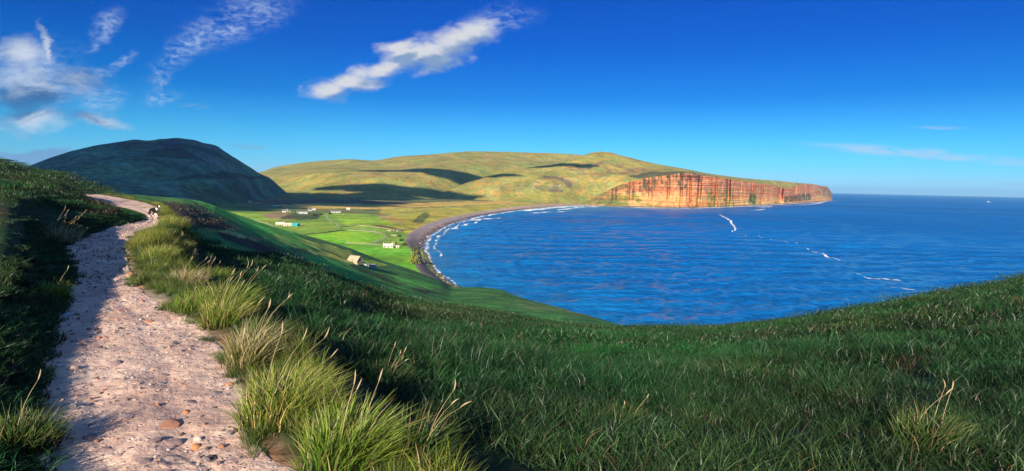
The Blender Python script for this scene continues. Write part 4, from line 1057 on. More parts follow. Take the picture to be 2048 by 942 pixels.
    scatter('bank_grass', near, np.stack([x, y, A_height(x, y) - .03], 1), g.uniform(0, 6.28, len(x)), g.uniform(.5, .9, len(x)) * (.2 + .8 * sstep(.6, 2.6, e)), tints(x, y, 1.1))
    ek = [blade_mesh('edge_tuft', [blade_arrays(90, .13, .03, .11, .008, .4, 1.4, g)], hill_blade) for _ in range(5)]
    i = np.r_[rng.integers(0, 60, 1800), rng.integers(40, len(PC) - 2, 2600)]; w = PW[i]; tv = PC[i + 1] - PC[np.maximum(i - 1, 0)]; tv /= np.linalg.norm(tv, axis=1)[:, None]; nv = np.stack([tv[:, 1], -tv[:, 0]], 1)
    x, y = (PC[i] - nv * (w + rng.uniform(-.1, .7, len(i)))[:, None] + tv * rng.uniform(-.3, .3, (len(i), 1))).T
    e, s = path_field(x, y); r = np.hypot(x, y); k = (s < 0) & (e > .0) & (e < .7) & (r > 1.8) & (r < 60) & (y > 0.4); x, y = x[k], y[k]
    scatter('bank_grass', ek, np.stack([x, y, A_height(x, y) - .01], 1), g.uniform(0, 6.28, len(x)), g.uniform(.6, 1.2, len(x)), tints(x, y, 1.1))
    # coarse growth on the lower slope
    sk = [blade_mesh('slope_tuft', [blade_arrays(150, 5.0, .12, .32, .07, .2, .8, g)], hill_blade) for _ in range(3)]
    q = g.integers(0, _bx.size, 5200); I, J = np.unravel_index(q, _bx.shape); k = (np.hypot(_bx[I, J], _by[I, J]) > 75) & (J < _bx.shape[1] * .72)
    x, y, z = _bx[I, J][k], _by[I, J][k], _bz[I, J][k]
    px, py = to_px(x, y, z); c = B_col(x, y, z, px, py)
    k = c[:, 1] < .12; x, y, z, c = x[k], y[k], z[k], c[k]
    scatter('slope_grass', sk, np.stack([x, y, z - .05], 1), g.uniform(0, 6.28, len(x)), g.uniform(.6, 1.3, len(x)), c / np.array((.014, .055, .015)) * np.array((.4, .65, .55)) * np.exp(g.normal(0, .15, (len(x), 1))))
build_grass()

# tussocks: each a plant of its own, with its flowering stalks
TONES = {'yellow': ((0.05, 0.07, 0.015), (0.13, 0.22, 0.025), (0.38, 0.42, 0.07), (0.50, 0.38, 0.18), .22),
         'green': ((0.03, 0.05, 0.012), (0.10, 0.20, 0.022), (0.28, 0.38, 0.05), (0.40, 0.32, 0.14), .14),
         'straw': ((0.05, 0.06, 0.02), (0.18, 0.20, 0.05), (0.46, 0.42, 0.17), (0.52, 0.42, 0.26), .4),
         'dark': ((0.015, 0.025, 0.008), (0.04, 0.09, 0.018), (0.12, 0.18, 0.04), (0.25, 0.18, 0.09), .16)}
TM = {k: blade_mat('tussock_leaf_' + k, *v[:4], dry_amt=v[4], inst=False) for k, v in TONES.items()}
stalk_mat = flat_mat('dry_stalk', (0.46, 0.36, 0.20), 0.8, 30)
head_mat = flat_mat('seed_head', (0.40, 0.31, 0.19), 0.9, 60)
def stalk_mesh(name, length, lean, ph, g, head=False):
    V = []; F = []
    n = 6; rad = 0.0022
    for k in range(n + 1):
        t = k / n; d = lean * length * t * t; z = length * t * (1 - 0.25 * lean * t)
        rr = rad * (1 - .5 * t)
        if head: rr = 0.0045 * math.sin(math.pi * min(1, 0.08 + t * 0.9))**0.8 * (0.8 + .4 * g.random())
        for j in range(5):
            a = j * 2 * math.pi / 5; V.append((d * math.cos(ph) + rr * math.cos(a), d * math.sin(ph) + rr * math.sin(a), z))
    for k in range(n):
        for j in range(5): F.append((k * 5 + j, k * 5 + (j + 1) % 5, k * 5 + 5 + (j + 1) % 5, k * 5 + 5 + j))
    return mesh_from(name, V, F, head_mat if head else stalk_mat)
def tussock(px, py, rad, hgt, n, tone, label, stalks=0, wind=(.25, .05), group='grass tussocks beside the path'):
    g = np.random.default_rng(int(px * 7 + py))
    p = ground_at(px, py)
    me = blade_mesh('grass_tussock', [blade_arrays(n, rad, hgt * .55, hgt, .0075, .15, .75, g, wind=wind, radial=.75, power=.6), blade_arrays(n // 3, rad * 1.25, hgt * .25, hgt * .5, .007, .4, 1.3, g, wind=wind, radial=.9, power=.35)], TM[tone])
    o = link('grass_tussock', me); o.location = (p[0], p[1], p[2] - .03)
    tag(o, label, 'grass tussock', group)
    for k in range(stalks):
        L = hgt * g.uniform(1.0, 1.3); ph = g.uniform(-.6, .9); lean = g.uniform(.15, .6); a = g.uniform(0, 6.28); q = rad * .6 * math.sqrt(g.random())
        s = link('seed_stalk', stalk_mesh('seed_stalk', L, lean, ph, g), o); s.location = (q * math.cos(a), q * math.sin(a), 0)
        h = link('seed_head', stalk_mesh('seed_head', L * .16, lean * .8, ph, g, True), s)
        h.location = (lean * L * math.cos(ph), lean * L * math.sin(ph), L * (1 - .25 * lean))
        h.rotation_euler = Vector((lean * 1.6 * math.cos(ph), lean * 1.6 * math.sin(ph), 1)).to_track_quat('Z', 'Y').to_euler()
    return o
for a in ((566, 838, .25, .50, 950, 'yellow', 'big yellow-green grass tussock leaning over the sandy edge of the path', 4),
          (690, 935, .22, .50, 760, 'green', 'bright green grass tussock at the bottom edge of the photo right of the path', 3),
          (496, 728, .17, .50, 560, 'straw', 'tall pale straw-streaked grass tussock halfway along the near path edge', 3),
          (530, 690, .24, .42, 420, 'dark', 'dark green grass tussock behind the pale straw-streaked one', 2),
          (446, 650, .22, .44, 600, 'yellow', 'yellow-tipped grass tussock above the reddish flat stones', 3),
          (382, 622, .18, .32, 460, 'green', 'low green tussock overhanging the inside of the path bend', 1),
          (455, 618, .34, .50, 640, 'green', 'wide green tussock set back from the path with upright seed stalks', 6),
          (372, 572, .26, .40, 640, 'straw', 'reddish straw and green tussock in the middle of the bright grass bank', 3),
          (296, 566, .14, .28, 420, 'dark', 'dark green tussock hanging over the path beside the reddish stone', 1),
          (318, 522, .28, .46, 700, 'yellow', 'golden yellow tussock at the outside of the path bend', 2),
          (420, 565, .34, .44, 640, 'green', 'lime green tussock below the two arching white seed stalks', 4),
          (350, 500, .36, .42, 560, 'yellow', 'lime yellow tussock at the top of the grass bank by the bend', 1),
          (345, 450, .5, .5, 620, 'yellow', 'yellow-green grass clump just in front of the dog', 1),
          (318, 468, .34, .34, 420, 'dark', 'dark rounded tussock where the path narrows before the dog', 0),
          (292, 420, .34, .34, 380, 'yellow', 'small pale yellow tussock on the far path edge, third from the dog', 0),
          (276, 415, .34, .32, 340, 'straw', 'small straw tussock on the far path edge beyond the yellow one', 0),
          (256, 406, .5, .36, 360, 'yellow', 'yellow tussock at the far end where the path leaves the hillside edge', 0),
          (100, 598, .20, .34, 700, 'green', 'light green rounded tussock spilling from the left bank onto the path', 1, (.28, -.1)),
          (112, 482, .5, .62, 420, 'straw', 'tall pale stalky grass clump on the left bank above the path', 7, (.1, 0)),
          (40, 900, .2, .36, 560, 'dark', 'dark coarse tussock at the bottom left corner beside the path', 1, (.2, 0)),
          (830, 920, .18, .42, 320, 'dark', 'upright dark green tussock with pale stalks right of the bright bottom tussock', 3),
          (770, 770, .22, .34, 360, 'dark', 'dark green tussock on the slope behind the big yellow-green one', 5),
          (1240, 850, .24, .26, 360, 'dark', 'dark arching tussock on the slope at the bottom centre of the photo', 2),
          (1860, 890, .22, .36, 380, 'dark', 'dark tall tussock with pale seed heads near the bottom right corner', 3)):
    tussock(*a)

# ------------------------------------------------------------------ stones on the path
stone_cols = {'grey': (.26, .235, .235), 'purple': (.26, .185, .19), 'red': (.42, .20, .13), 'orange': (.50, .225, .10), 'dark': (.10, .085, .085), 'pale': (.56, .48, .42), 'blue': (.38, .43, .48), 'pink': (.42, .30, .26), 'white': (.75, .72, .66)}
stone_mats = {k: flat_mat('stone_' + k, v, .8, 30, .35, .6, .01) for k, v in stone_cols.items()}
def stone_shape(seed, mat, subdiv=2):
    bm = bmesh.new(); bmesh.ops.create_icosphere(bm, subdivisions=subdiv, radius=1.0)
    g = np.random.default_rng(seed)
    pl_ = [(Vector(g.normal(0, 1, 3)).normalized(), g.uniform(.55, .9)) for _ in range(9)]
    for v in bm.verts:
        for n_, d_ in pl_:
            k = v.co.dot(n_)
            if k > d_: v.co -= n_ * (k - d_) * .9
        v.co *= 1 + .05 * g.normal()
    me = bpy.data.meshes.new('stone'); bm.to_mesh(me); bm.free(); me.materials.append(stone_mats[mat])
    return me
_stone_lib = {(k, i): stone_shape(hash_ + i * 31, k) for hash_, k in enumerate(stone_cols) for i in range(3)}
def path_z(x, y):
    d, s, par = polydist(np.array([x]), np.array([y]), PC); w = float(np.interp(par[0], np.arange(len(PW)), PW))
    t = float(s[0] * d[0] / w)
    if abs(t) > 1.02: return float(A_height(np.array([x]), np.array([y]))[0])
    return float(path_surface(np.array([x]), np.array([y]), np.array([t]))[0])
def stone(px, py, wpx, mat, label, flat=.6, group='loose stones on the path', p=None, var=0):
    if p is None:
        q = Pz(px, py, PATH_Z); p = ground_at(px, py) if mat == 'white' else np.array([q[0], q[1], 0]); 
        if mat != 'white': p[2] = path_z(p[0], p[1])
    dist = math.hypot(p[0], p[1]); s = wpx / 2 / FPX * dist
    o = bpy.data.objects.new('stone', _stone_lib[(mat, var % 3)]); COL.objects.link(o)
    o.location = (p[0], p[1], p[2] + s * flat * .12); o.scale = (s, s * random.uniform(.75, 1.0), s * flat); o.rotation_euler = (random.uniform(-.15, .15), random.uniform(-.15, .15), random.uniform(0, 6.28))
    return tag(o, label, 'stone', group)
for k, a in enumerate((
    (147, 738, 17, 'pink', 'rounded pinkish stone near the left edge of the path', .8), (145, 815, 15, 'grey', 'rounded grey stone standing alone on the left of the path', .8),
    (351, 688, 13, 'dark', 'dark grey stone on pale sand near the right path edge', .75), (373, 824, 15, 'orange', 'bright orange stone in the worn rut', .7),
    (392, 892, 18, 'orange', 'orange stone at the foot of the grey cluster in the rut', .75), (396, 880, 17, 'pale', 'pale angular stone topping the cluster in the rut', .8),
    (415, 899, 13, 'dark', 'dark round stone right of the orange one in the cluster', .75), (380, 872, 9, 'grey', 'small grey stone on top side of the rut cluster', .8),
    (309, 884, 30, 'purple', 'large purple-grey slab bedded in the path at the bottom', .3), (348, 884, 30, 'purple', 'purple-grey angular block beside the bedded slab', .5),
    (340, 852, 44, 'red', 'broad flat reddish slab bedded in the middle of the path', .2), (254, 836, 34, 'pink', 'long flat pinkish slab left of the reddish one', .22),
    (131, 910, 22, 'grey', 'flat grey stone at the bottom left of the path', .45), (384, 802, 28, 'purple', 'flat purplish slab sunk beside the rut', .25),
    (134, 632, 24, 'blue', 'pale bluish slab in place of a wet patch against the left bank', .3), (216, 622, 15, 'grey', 'grey stone in the middle of the path before the bend', .6),  # the bluish slab stands in for a shiny wet patch
    (459, 768, 14, 'orange', 'orange stone tucked under the big yellow-green tussock', .6), (262, 551, 18, 'red', 'reddish stone sticking out from the grass at the bend', .5),
    (241, 487, 16, 'pale', 'pale flat stone beside the yellow tussock at the bend', .3), (263, 431, 12, 'white', 'white stone lying on the grass bank left of the dog', .5),
    (300, 644, 16, 'red', 'reddish broken stone right of the path centre above the flat slabs', .5), (188, 798, 13, 'red', 'small reddish stone left of the path centre', .5),
    (275, 766, 26, 'pink', 'flat pinkish patch of bedrock in the middle of the near path', .2), (180, 868, 24, 'purple', 'thin purple slab tilted on the left of the near path', .3),
    (322, 766, 15, 'grey', 'grey stone in the upper part of the rut', .45), (120, 735, 13, 'blue', 'bluish stone tight against the left bank by the pink one', .5),
    (290, 925, 26, 'purple', 'wide purplish slab at the very bottom of the path', .25), (236, 905, 18, 'pink', 'pinkish stone near the bottom centre of the path', .35))):
    stone(*a[:5], flat=a[5], var=k)
_small = []
g_ = np.random.default_rng(77)
while len(_small) < 110:
    i = int(g_.integers(8, 110)); t = g_.uniform(-.95, .95)
    tv = PC[i + 1] - PC[i - 1]; tv /= np.linalg.norm(tv); q = PC[i] + np.array([tv[1], -tv[0]]) * PW[i] * t
    r = math.hypot(*q)
    if r < 3.2 or r > 22 or q[1] < 2.5: continue
    _small.append((q, t))
for k, (q, t) in enumerate(_small):
    r = math.hypot(*q); size = g_.gamma(2.2, .008) + .008
    mat = ('grey', 'purple', 'red', 'dark', 'pale', 'pink')[int(g_.choice(6, p=[.24, .26, .12, .16, .06, .16]))]
    zone = 'at the near end' if r < 5.5 else 'of the middle stretch' if r < 10 else 'by the bend'
    side = 'left' if t < 0 else 'right'
    stone(0, 0, size * 2 * FPX / r, mat, 'small %s stone on the %s half of the path %s' % ({'dark': 'dark grey', 'purple': 'purplish', 'red': 'reddish', 'pink': 'pinkish'}.get(mat, mat), side, zone), g_.uniform(.35, .6), 'small %s stones on the %s half %s' % (mat, side, zone), np.array([q[0], q[1], path_z(q[0], q[1]) - size * .15]), k)
def build_gravel():
    g = np.random.default_rng(5); n = 9000
    i = g.integers(6, 130, n); t = g.uniform(-1, 1, n); i = np.minimum(i, len(PC) - 2)
    tv = PC[i + 1] - PC[i - 1]; tv /= np.linalg.norm(tv, axis=1)[:, None]; f = g.uniform(0, 1, (n, 1))
    q = PC[i] * (1 - f) + PC[i + 1] * f + np.stack([tv[:, 1], -tv[:, 0]], 1) * (PW[i] * t)[:, None]
    dens_ = sstep(-.25, .35, fbm(q[:, 0] * 1.1, q[:, 1] * 1.1, 3, 51)); r = np.hypot(q[:, 0], q[:, 1])
    k = (g.uniform(0, 1, n) < .25 + .75 * dens_) & (r > 2.8) & (r < 26); q = q[k]; t = t[k]; r = r[k]
    z = path_surface(q[:, 0], q[:, 1], t)
    kinds = [stone_shape(500 + j, m_, 1) for j, m_ in enumerate(('grey', 'purple', 'pink', 'red', 'dark', 'pale'))]
    scatter('gravel', kinds, np.stack([q[:, 0], q[:, 1], z + .001], 1), g.uniform(0, 6.28, len(q)), np.minimum(.022, g.gamma(2, .003, len(q)) + .003) * (1 + .03 * r), np.ones((len(q), 3)))
build_gravel()

# ------------------------------------------------------------------ the dog
def build_dog():
    p = Pz(309, 433.5, PATH_Z); p[2] = path_z(p[0], p[1])
    root = bpy.data.objects.new('dog', None); COL.objects.link(root); root.location = p
    m, nt, b = new_mat('collie_coat')
    tc = N(nt, 'ShaderNodeTexCoord').outputs['Object']
    at = N(nt, 'ShaderNodeAttribute', attribute_name='tint').outputs['Color']
    nz = noise(nt, tc, 60, 4, .6)
    nt.links.new(mixc(nt, 1.0, at, mixc(nt, nz, (.75, .75, .75), (1.2, 1.2, 1.2)), 'MULTIPLY'), b.inputs['Base Color'])
    bp = N(nt, 'ShaderNodeBump'); bp.inputs['Strength'].default_value = .5; bp.inputs['Distance'].default_value = .01; nt.links.new(nz, bp.inputs['Height']); nt.links.new(bp.outputs[0], b.inputs['Normal'])
    # dog faces +y here, x right
    J = {'pelvis': (0, -.30, .47, .105), 'loin': (0, -.12, .485, .115), 'chest': (0, .12, .46, .145), 'brisket': (0, .23, .45, .12), 'neck': (0, .34, .58, .085), 'skull': (0, .44, .69, .082), 'stop': (0, .515, .67, .058), 'muzzle': (0, .60, .645, .034),
         't1': (0, -.40, .44, .045), 't2': (0, -.50, .30, .05), 't3': (0, -.58, .20, .045), 't4': (0, -.66, .20, .02)}
    E = [('pelvis', 'loin'), ('loin', 'chest'), ('chest', 'brisket'), ('brisket', 'neck'), ('neck', 'skull'), ('skull', 'stop'), ('stop', 'muzzle'), ('pelvis', 't1'), ('t1', 't2'), ('t2', 't3'), ('t3', 't4')]
    for s, nm in ((-1, 'l'), (1, 'r')):
        f = .05 * s
        J.update({'sh' + nm: (.085 * s, .20, .42, .07), 'el' + nm: (.085 * s, .15 + f, .27, .045), 'wr' + nm: (.08 * s, .19 + f, .11, .027), 'pw' + nm: (.08 * s, .20 + f, .03, .03), 'to' + nm: (.08 * s, .245 + f, .018, .024),
                  'hp' + nm: (.075 * s, -.30, .40, .085), 'kn' + nm: (.085 * s, -.20 - f, .28, .055), 'hk' + nm: (.08 * s, -.37 - f, .16, .03), 'hw' + nm: (.08 * s, -.34 - f, .035, .027), 'ht' + nm: (.08 * s, -.295 - f, .018, .024)})
        E += [('brisket', 'sh' + nm), ('sh' + nm, 'el' + nm), ('el' + nm, 'wr' + nm), ('wr' + nm, 'pw' + nm), ('pw' + nm, 'to' + nm), ('pelvis', 'hp' + nm), ('hp' + nm, 'kn' + nm), ('kn' + nm, 'hk' + nm), ('hk' + nm, 'hw' + nm), ('hw' + nm, 'ht' + nm)]
    names = list(J); idx = {k: i for i, k in enumerate(names)}
    me = bpy.data.meshes.new('body'); me.from_pydata([J[k][:3] for k in names], [(idx[a], idx[b_]) for a, b_ in E], [])
    o = bpy.data.objects.new('body', me); COL.objects.link(o)
    sk = o.modifiers.new('skin', 'SKIN'); sk.use_smooth_shade = True
    for i, k in enumerate(names): me.skin_vertices[0].data[i].radius = (J[k][3], J[k][3]); me.skin_vertices[0].data[i].use_root = (k == 'pelvis')
    ss = o.modifiers.new('sub', 'SUBSURF'); ss.levels = 2; ss.render_levels = 2
    bpy.context.view_layer.update()
    ev = o.evaluated_get(bpy.context.evaluated_depsgraph_get()); me2 = bpy.data.meshes.new_from_object(ev)
    me2.name = 'body'; o.modifiers.clear(); o.data = me2; me2.materials.clear(); me2.materials.append(m)
    co = np.empty(len(me2.vertices) * 3, np.float32); me2.vertices.foreach_get('co', co); co = co.reshape(-1, 3); x, y, z = co.T
    c = np.empty((len(x), 3)); c[:] = (.012, .011, .011); wh = (.72, .68, .62)
    c = blend(c, wh, ((y > .24) & (z < .56) & (np.abs(x) < .065)).astype(float))
    c = blend(c, wh, ((z < .25) & (y > 0)).astype(float)); c = blend(c, wh, ((z < .10)).astype(float))
    c = blend(c, wh, ((y > .31) & (y < .38) & (z < .60)).astype(float))
    c = blend(c, wh, ((y > .42) & (np.abs(x) < .022 + .04 * sstep(.46, .54, y))).astype(float)); c = blend(c, wh, ((y > .53)).astype(float))
    c = blend(c, (.01, .01, .01), (y > .617).astype(float)); c = blend(c, wh, (y < -.62).astype(float))
    set_col(me2, c); o.parent = root
    blk = flat_mat('dark_fur', (.012, .011, .011), .7, 60); eye_m = flat_mat('dark_eye', (.01, .006, .004), .15, 10)
    for s in (-1, 1):
        bm = bmesh.new()
        vs = [bm.verts.new(v) for v in ((s * .035, .435, .755), (s * .085, .42, .735), (s * .045, .415, .75), (s * .082, .455, .815), (s * .098, .475, .775))]
        for f in ((0, 4, 3), (0, 3, 2), (2, 3, 1), (1, 3, 4), (0, 1, 4), (0, 2, 1)): bm.faces.new([vs[i] for i in f])
        e_ = bpy.data.meshes.new('ear'); bm.to_mesh(e_); bm.free(); e_.materials.append(blk); link('ear', e_, root)
        bm = bmesh.new(); bmesh.ops.create_icosphere(bm, subdivisions=2, radius=.011, matrix=Matrix.Translation((s * .042, .512, .70)))
        e_ = bpy.data.meshes.new('eye'); bm.to_mesh(e_); bm.free(); e_.materials.append(eye_m); link('eye', e_, root)
    root.rotation_euler = (0, 0, R(180 + 62)); root.scale = (.68,) * 3
    return tag(root, 'black and white sheepdog standing on the path facing the camera', 'dog')
build_dog()

# ------------------------------------------------------------------ buildings in the valley
wall_mats = {'white': flat_mat('whitewash', (.52, .50, .46), .8, .8), 'cream': flat_mat('cream_render', (.52, .46, .36), .8, .8), 'stone': flat_mat('rubble_stone', (.36, .31, .26), .9, 1.6, .45, .8, .12), 'grey': flat_mat('grey_harling', (.40, .40, .40), .9, 1.0), 'tan': flat_mat('sandstone_wall', (.45, .33, .23), .9, 1.6, .3, .8, .1), 'teal': flat_mat('teal_cladding', (.015, .30, .33), .6, .6)}
roof_mats = {'slate': flat_mat('slate', (.12, .125, .14), .7, 1.2), 'grey': flat_mat('grey_sheet_roof', (.33, .35, .37), .6, .8), 'tan': flat_mat('flagstone_roof', (.46, .33, .23), .9, 1.2, .3, .6, .08), 'pale': flat_mat('pale_sheet_roof', (.52, .50, .44), .6, .8), 'teal': flat_mat('teal_sheet_roof', (.02, .33, .36), .5, .6), 'red': flat_mat('reddish_roof', (.42, .25, .19), .8, 1.0), 'turf': flat_mat('turf_roof', (.16, .18, .05), .9, 1.5, .4, 1, .2)}
dark_mat = flat_mat('window_glass', (.02, .025, .03), .1, 2); door_mat = flat_mat('painted_door', (.05, .09, .07), .5, 2); frame_mat = flat_mat('white_frame', (.75, .75, .72), .5, 3)
def box_bm(bm, x0, x1, y0, y1, z0, z1):
    v = [bm.verts.new(c) for c in ((x0, y0, z0), (x1, y0, z0), (x1, y1, z0), (x0, y1, z0), (x0, y0, z1), (x1, y0, z1), (x1, y1, z1), (x0, y1, z1))]
    for f in ((0, 3, 2, 1), (4, 5, 6, 7), (0, 1, 5, 4), (1, 2, 6, 5), (2, 3, 7, 6), (3, 0, 4, 7)): bm.faces.new([v[i] for i in f])
def bm_obj(name, bm, mat, parent):
    me = bpy.data.meshes.new(name); bm.to_mesh(me); bm.free(); me.materials.append(mat); return link(name, me, parent)
def house(p, L, D, H, RH, yaw, wall, roof, label, name='cottage', cat='cottage', group='cottages and sheds on the valley floor', windows=2, door=True, chim=1, roofed=True):
    """gabled building: long side along x, front towards -y"""
    root = bpy.data.objects.new(name, None); COL.objects.link(root); root.location = (p[0], p[1], p[2] - .4)
    root.rotation_euler = (0, 0, math.atan2(-p[0], p[1]) + R(yaw))
    bm = bmesh.new(); box_bm(bm, -L / 2, L / 2, -D / 2, D / 2, 0, H)
    if roofed:
        for s in (-1, 1):
            a = [bm.verts.new(c) for c in ((s * L / 2, -D / 2, H), (s * L / 2, D / 2, H), (s * L / 2, 0, H + RH), (s * (L / 2 - .4), -D / 2, H), (s * (L / 2 - .4), D / 2, H), (s * (L / 2 - .4), 0, H + RH))]
            for f in ((0, 1, 2), (5, 4, 3), (0, 2, 5, 3), (1, 4, 5, 2)): bm.faces.new([a[i] for i in f])
    bmesh.ops.recalc_face_normals(bm, faces=bm.faces)
    bm_obj('wall', bm, wall_mats[wall], root)
    if roofed:
        bm = bmesh.new(); o_ = .35; t_ = .18; k = RH / (D / 2)
        prof = [(-D / 2 - o_, H - o_ * k + .06), (0, H + RH + .06), (D / 2 + o_, H - o_ * k + .06), (D / 2 + o_, H - o_ * k + .06 + t_), (0, H + RH + .06 + t_ * 1.2), (-D / 2 - o_, H - o_ * k + .06 + t_)]
        A = [bm.verts.new((-L / 2 - .2, y, z)) for y, z in prof]; Bv = [bm.verts.new((L / 2 + .2, y, z)) for y, z in prof]
        for i in range(6): bm.faces.new((A[i], A[(i + 1) % 6], Bv[(i + 1) % 6], Bv[i]))
        bm.faces.new((A[0], A[1], A[4], A[5])); bm.faces.new((A[1], A[2], A[3], A[4])); bm.faces.new((Bv[0], Bv[5], Bv[4], Bv[1])); bm.faces.new((Bv[1], Bv[4], Bv[3], Bv[2]))
        bmesh.ops.recalc_face_normals(bm, faces=bm.faces)
        rf = bm_obj('roof', bm, roof_mats[roof], root)
        for c in range(chim):
            s = (-1, 1)[c]; bm = bmesh.new(); box_bm(bm, s * (L / 2 - .55) - .4, s * (L / 2 - .55) + .4, -.4, .4, H + RH - .3, H + RH + 1.1); box_bm(bm, s * (L / 2 - .55) - .18, s * (L / 2 - .55) + .18, -.18, .18, H + RH + 1.1, H + RH + 1.45)
            bm_obj('chimney', bm, wall_mats[wall], rf)
    if door:
        bm = bmesh.new(); box_bm(bm, -.5, .5, -D / 2 - .06, -D / 2 + .05, .4, 2.4); bm_obj('door', bm, door_mat, root)
    for i in range(windows):
        u = (-1 if i % 2 == 0 else 1) * L * (.28 if i < 2 else .40)
        bm = bmesh.new(); box_bm(bm, u - .62, u + .62, -D / 2 - .05, -D / 2 + .05, H * .42, H * .42 + 1.3); w = bm_obj('window', bm, frame_mat, root)
        bm = bmesh.new(); box_bm(bm, u - .5, u + .5, -D / 2 - .08, -D / 2 + .02, H * .42 + .12, H * .42 + 1.18); bm_obj('pane', bm, dark_mat, w)
    return tag(root, label, cat, group)
V_ = valley_at
house(slope_at(711, 527), 5.6, 4.2, 1.9, 1.9, -38, 'tan', 'tan', 'lone stone house with sunlit tan roof on the slope above the shore', 'stone_house', 'house', None, 1, True, 0)
house(slope_at(737, 533), 7.6, 3.0, 1.7, 0, -18, 'grey', 'grey', 'low roofless grey stone ruin beside the lone stone house', 'ruin', 'ruin', None, 0, True, 0, False)
house(V_(776, 495), 11, 5, 2.6, 2.2, 6, 'white', 'pale', 'long pale croft house nearest the beach', 'cottage', 'cottage', windows=4, chim=2)
house(V_(795, 496), 3.2, 2.6, 2.2, .9, 10, 'white', 'pale', 'tiny white shed on the seaward side of the long pale croft house', 'shed', 'shed', windows=0, door=True, chim=0)
house(V_(788, 488), 4.4, 3.6, 2.3, 1.6, -30, 'stone', 'turf', 'small stone byre behind the long pale croft house', 'byre', 'byre', windows=1, chim=0)
house(V_(797, 463), 5, 4, 2.0, 1.6, 30, 'stone', 'slate', 'dark roofed stone hut above the shingle beach', 'hut', 'hut', windows=1, chim=0)
house(V_(787, 471), 8, 3, 1.5, 0, 5, 'tan', 'tan', 'low tan ruined walls behind the dark roofed hut', 'ruin', 'ruin', windows=0, door=False, chim=0, roofed=False)
house(V_(778, 462), 6, 3.2, 1.6, 0, -5, 'tan', 'tan', 'tan ruined wall left of the dark roofed hut', 'ruin', 'ruin', windows=0, door=False, chim=0, roofed=False)
house(V_(560, 450), 13, 5, 2.6, 2.2, 4, 'cream', 'pale', 'long cream cottage, left one of the pair beside the teal barn', windows=4, chim=2)
house(V_(575, 452), 12, 5, 3.0, 2.0, 8, 'cream', 'pale', 'cream cottage standing between the long cottage and the teal barn', windows=2, chim=1)
house(V_(592, 452), 8.5, 7, 2.8, 2.2, -28, 'teal', 'teal', 'teal green barn in the fields', 'barn', 'barn', windows=0, chim=0)
house(V_(600, 451), 3.6, 3, 2.4, 1.2, 0, 'white', 'slate', 'small white hut against the teal barn', 'hut', 'hut', windows=0, chim=0)
house(V_(569, 424.5), 8, 6, 3.2, 2.6, -20, 'white', 'slate', 'white gabled cottage, left of the two on the brown moor edge', windows=2, chim=2)
house(V_(577, 423.5), 7, 6, 3.0, 2.6, 24, 'cream', 'slate', 'cream gabled cottage, right of the two on the brown moor edge', windows=2, chim=1)
house(V_(596, 426), 5, 4, 2.4, 1.6, 0, 'white', 'slate', 'small white bothy between the gabled pair and the low grey steading', 'bothy', 'bothy', windows=1, chim=1)
house(V_(607, 427.5), 17, 6, 2.4, 2.2, -6, 'grey', 'grey', 'low grey steading with a sheet roof', 'steading', 'steading', windows=0, chim=0)
house(V_(620, 422), 9, 6, 3.4, 2.4, 0, 'grey', 'slate', 'grey house with slate roof at the head of the track', windows=2, chim=2)
house(V_(628, 420.5), 7, 5, 3.0, 1.6, 8, 'white', 'pale', 'white annexe right behind the grey slate-roofed house', windows=1, chim=0)
house(V_(671, 425), 22, 5.5, 2.8, 2.0, 2, 'white', 'slate', 'very long white building with a dark roof beyond the fields', 'longhouse', 'longhouse', windows=4, chim=2)
house(V_(697, 419.5), 9, 5, 2.8, 2.2, -10, 'cream', 'pale', 'pale cottage at the edge of the golden moor', windows=2, chim=1)
house(V_(422, 404.5), 13, 7, 3.4, 2.6, 4, 'cream', 'red', 'pinkish roofed farmhouse farthest up the valley', 'farmhouse', 'farmhouse', windows=4, chim=2)
house(V_(430, 408), 7, 5, 2.8, 2.0, -12, 'white', 'slate', 'white outbuilding just below the farthest farmhouse', 'outbuilding', 'outbuilding', windows=1, chim=0)
house(V_(500, 405), 9, 5, 2.8, 2.0, 10, 'white', 'pale', 'single white cottage alone on the dark moor', windows=2, chim=1)

# ------------------------------------------------------------------ tracks, walls, pond on the valley floor
track_mat = flat_mat('gravel_track', (.36, .36, .22), .9, .3)
def strip(name, pix, width, mat, lift=.25, fn=valley_at, kind='structure', n=60):
    pts = np.array([fn(a, b)[:2] for a, b in pix]); c = dens(pts, n); tv = np.gradient(c, axis=0); tv /= np.linalg.norm(tv, axis=1)[:, None]; nv = np.stack([tv[:, 1], -tv[:, 0]], 1)
    w = width * (.5 + .12 * perlin(np.arange(n) * .37, np.zeros(n), 7))
    a = c - nv * w[:, None]; b = c + nv * w[:, None]
    V = np.empty((n, 2, 3)); V[:, 0, :2] = a; V[:, 1, :2] = b; V[:, 0, 2] = C_height(a[:, 0], a[:, 1]) + lift; V[:, 1, 2] = C_height(b[:, 0], b[:, 1]) + lift
    return tag(link(name, mesh_from(name, V.reshape(-1, 3), grid_faces(n, 2), mat, up=True)), kind=kind)
strip('track', [(654, 428), (655, 437), (662, 443), (673, 448), (677, 453), (692, 456), (716, 459), (745, 465), (768, 471)], 3.2, track_mat)
strip('track', [(620, 424), (640, 427), (654, 429)], 3.2, track_mat)
strip('track', [(738, 489), (752, 484), (765, 479), (775, 473)], 3.5, track_mat)
strip('track', [(690, 417), (740, 419), (800, 424), (840, 420), (930, 412)], 5, flat_mat('sandy_track', (.52, .40, .22), .9, .3))
pond_mat, _nt, _b = new_mat('pond_water'); _b.inputs['Base Color'].default_value = (.25, .33, .36, 1); _b.inputs['Roughness'].default_value = .08; _b.inputs['Specular IOR Level'].default_value = .8
strip('pond', [(508, 411.5), (522, 411), (536, 411.6), (556, 411.2)], 40, pond_mat, .6)
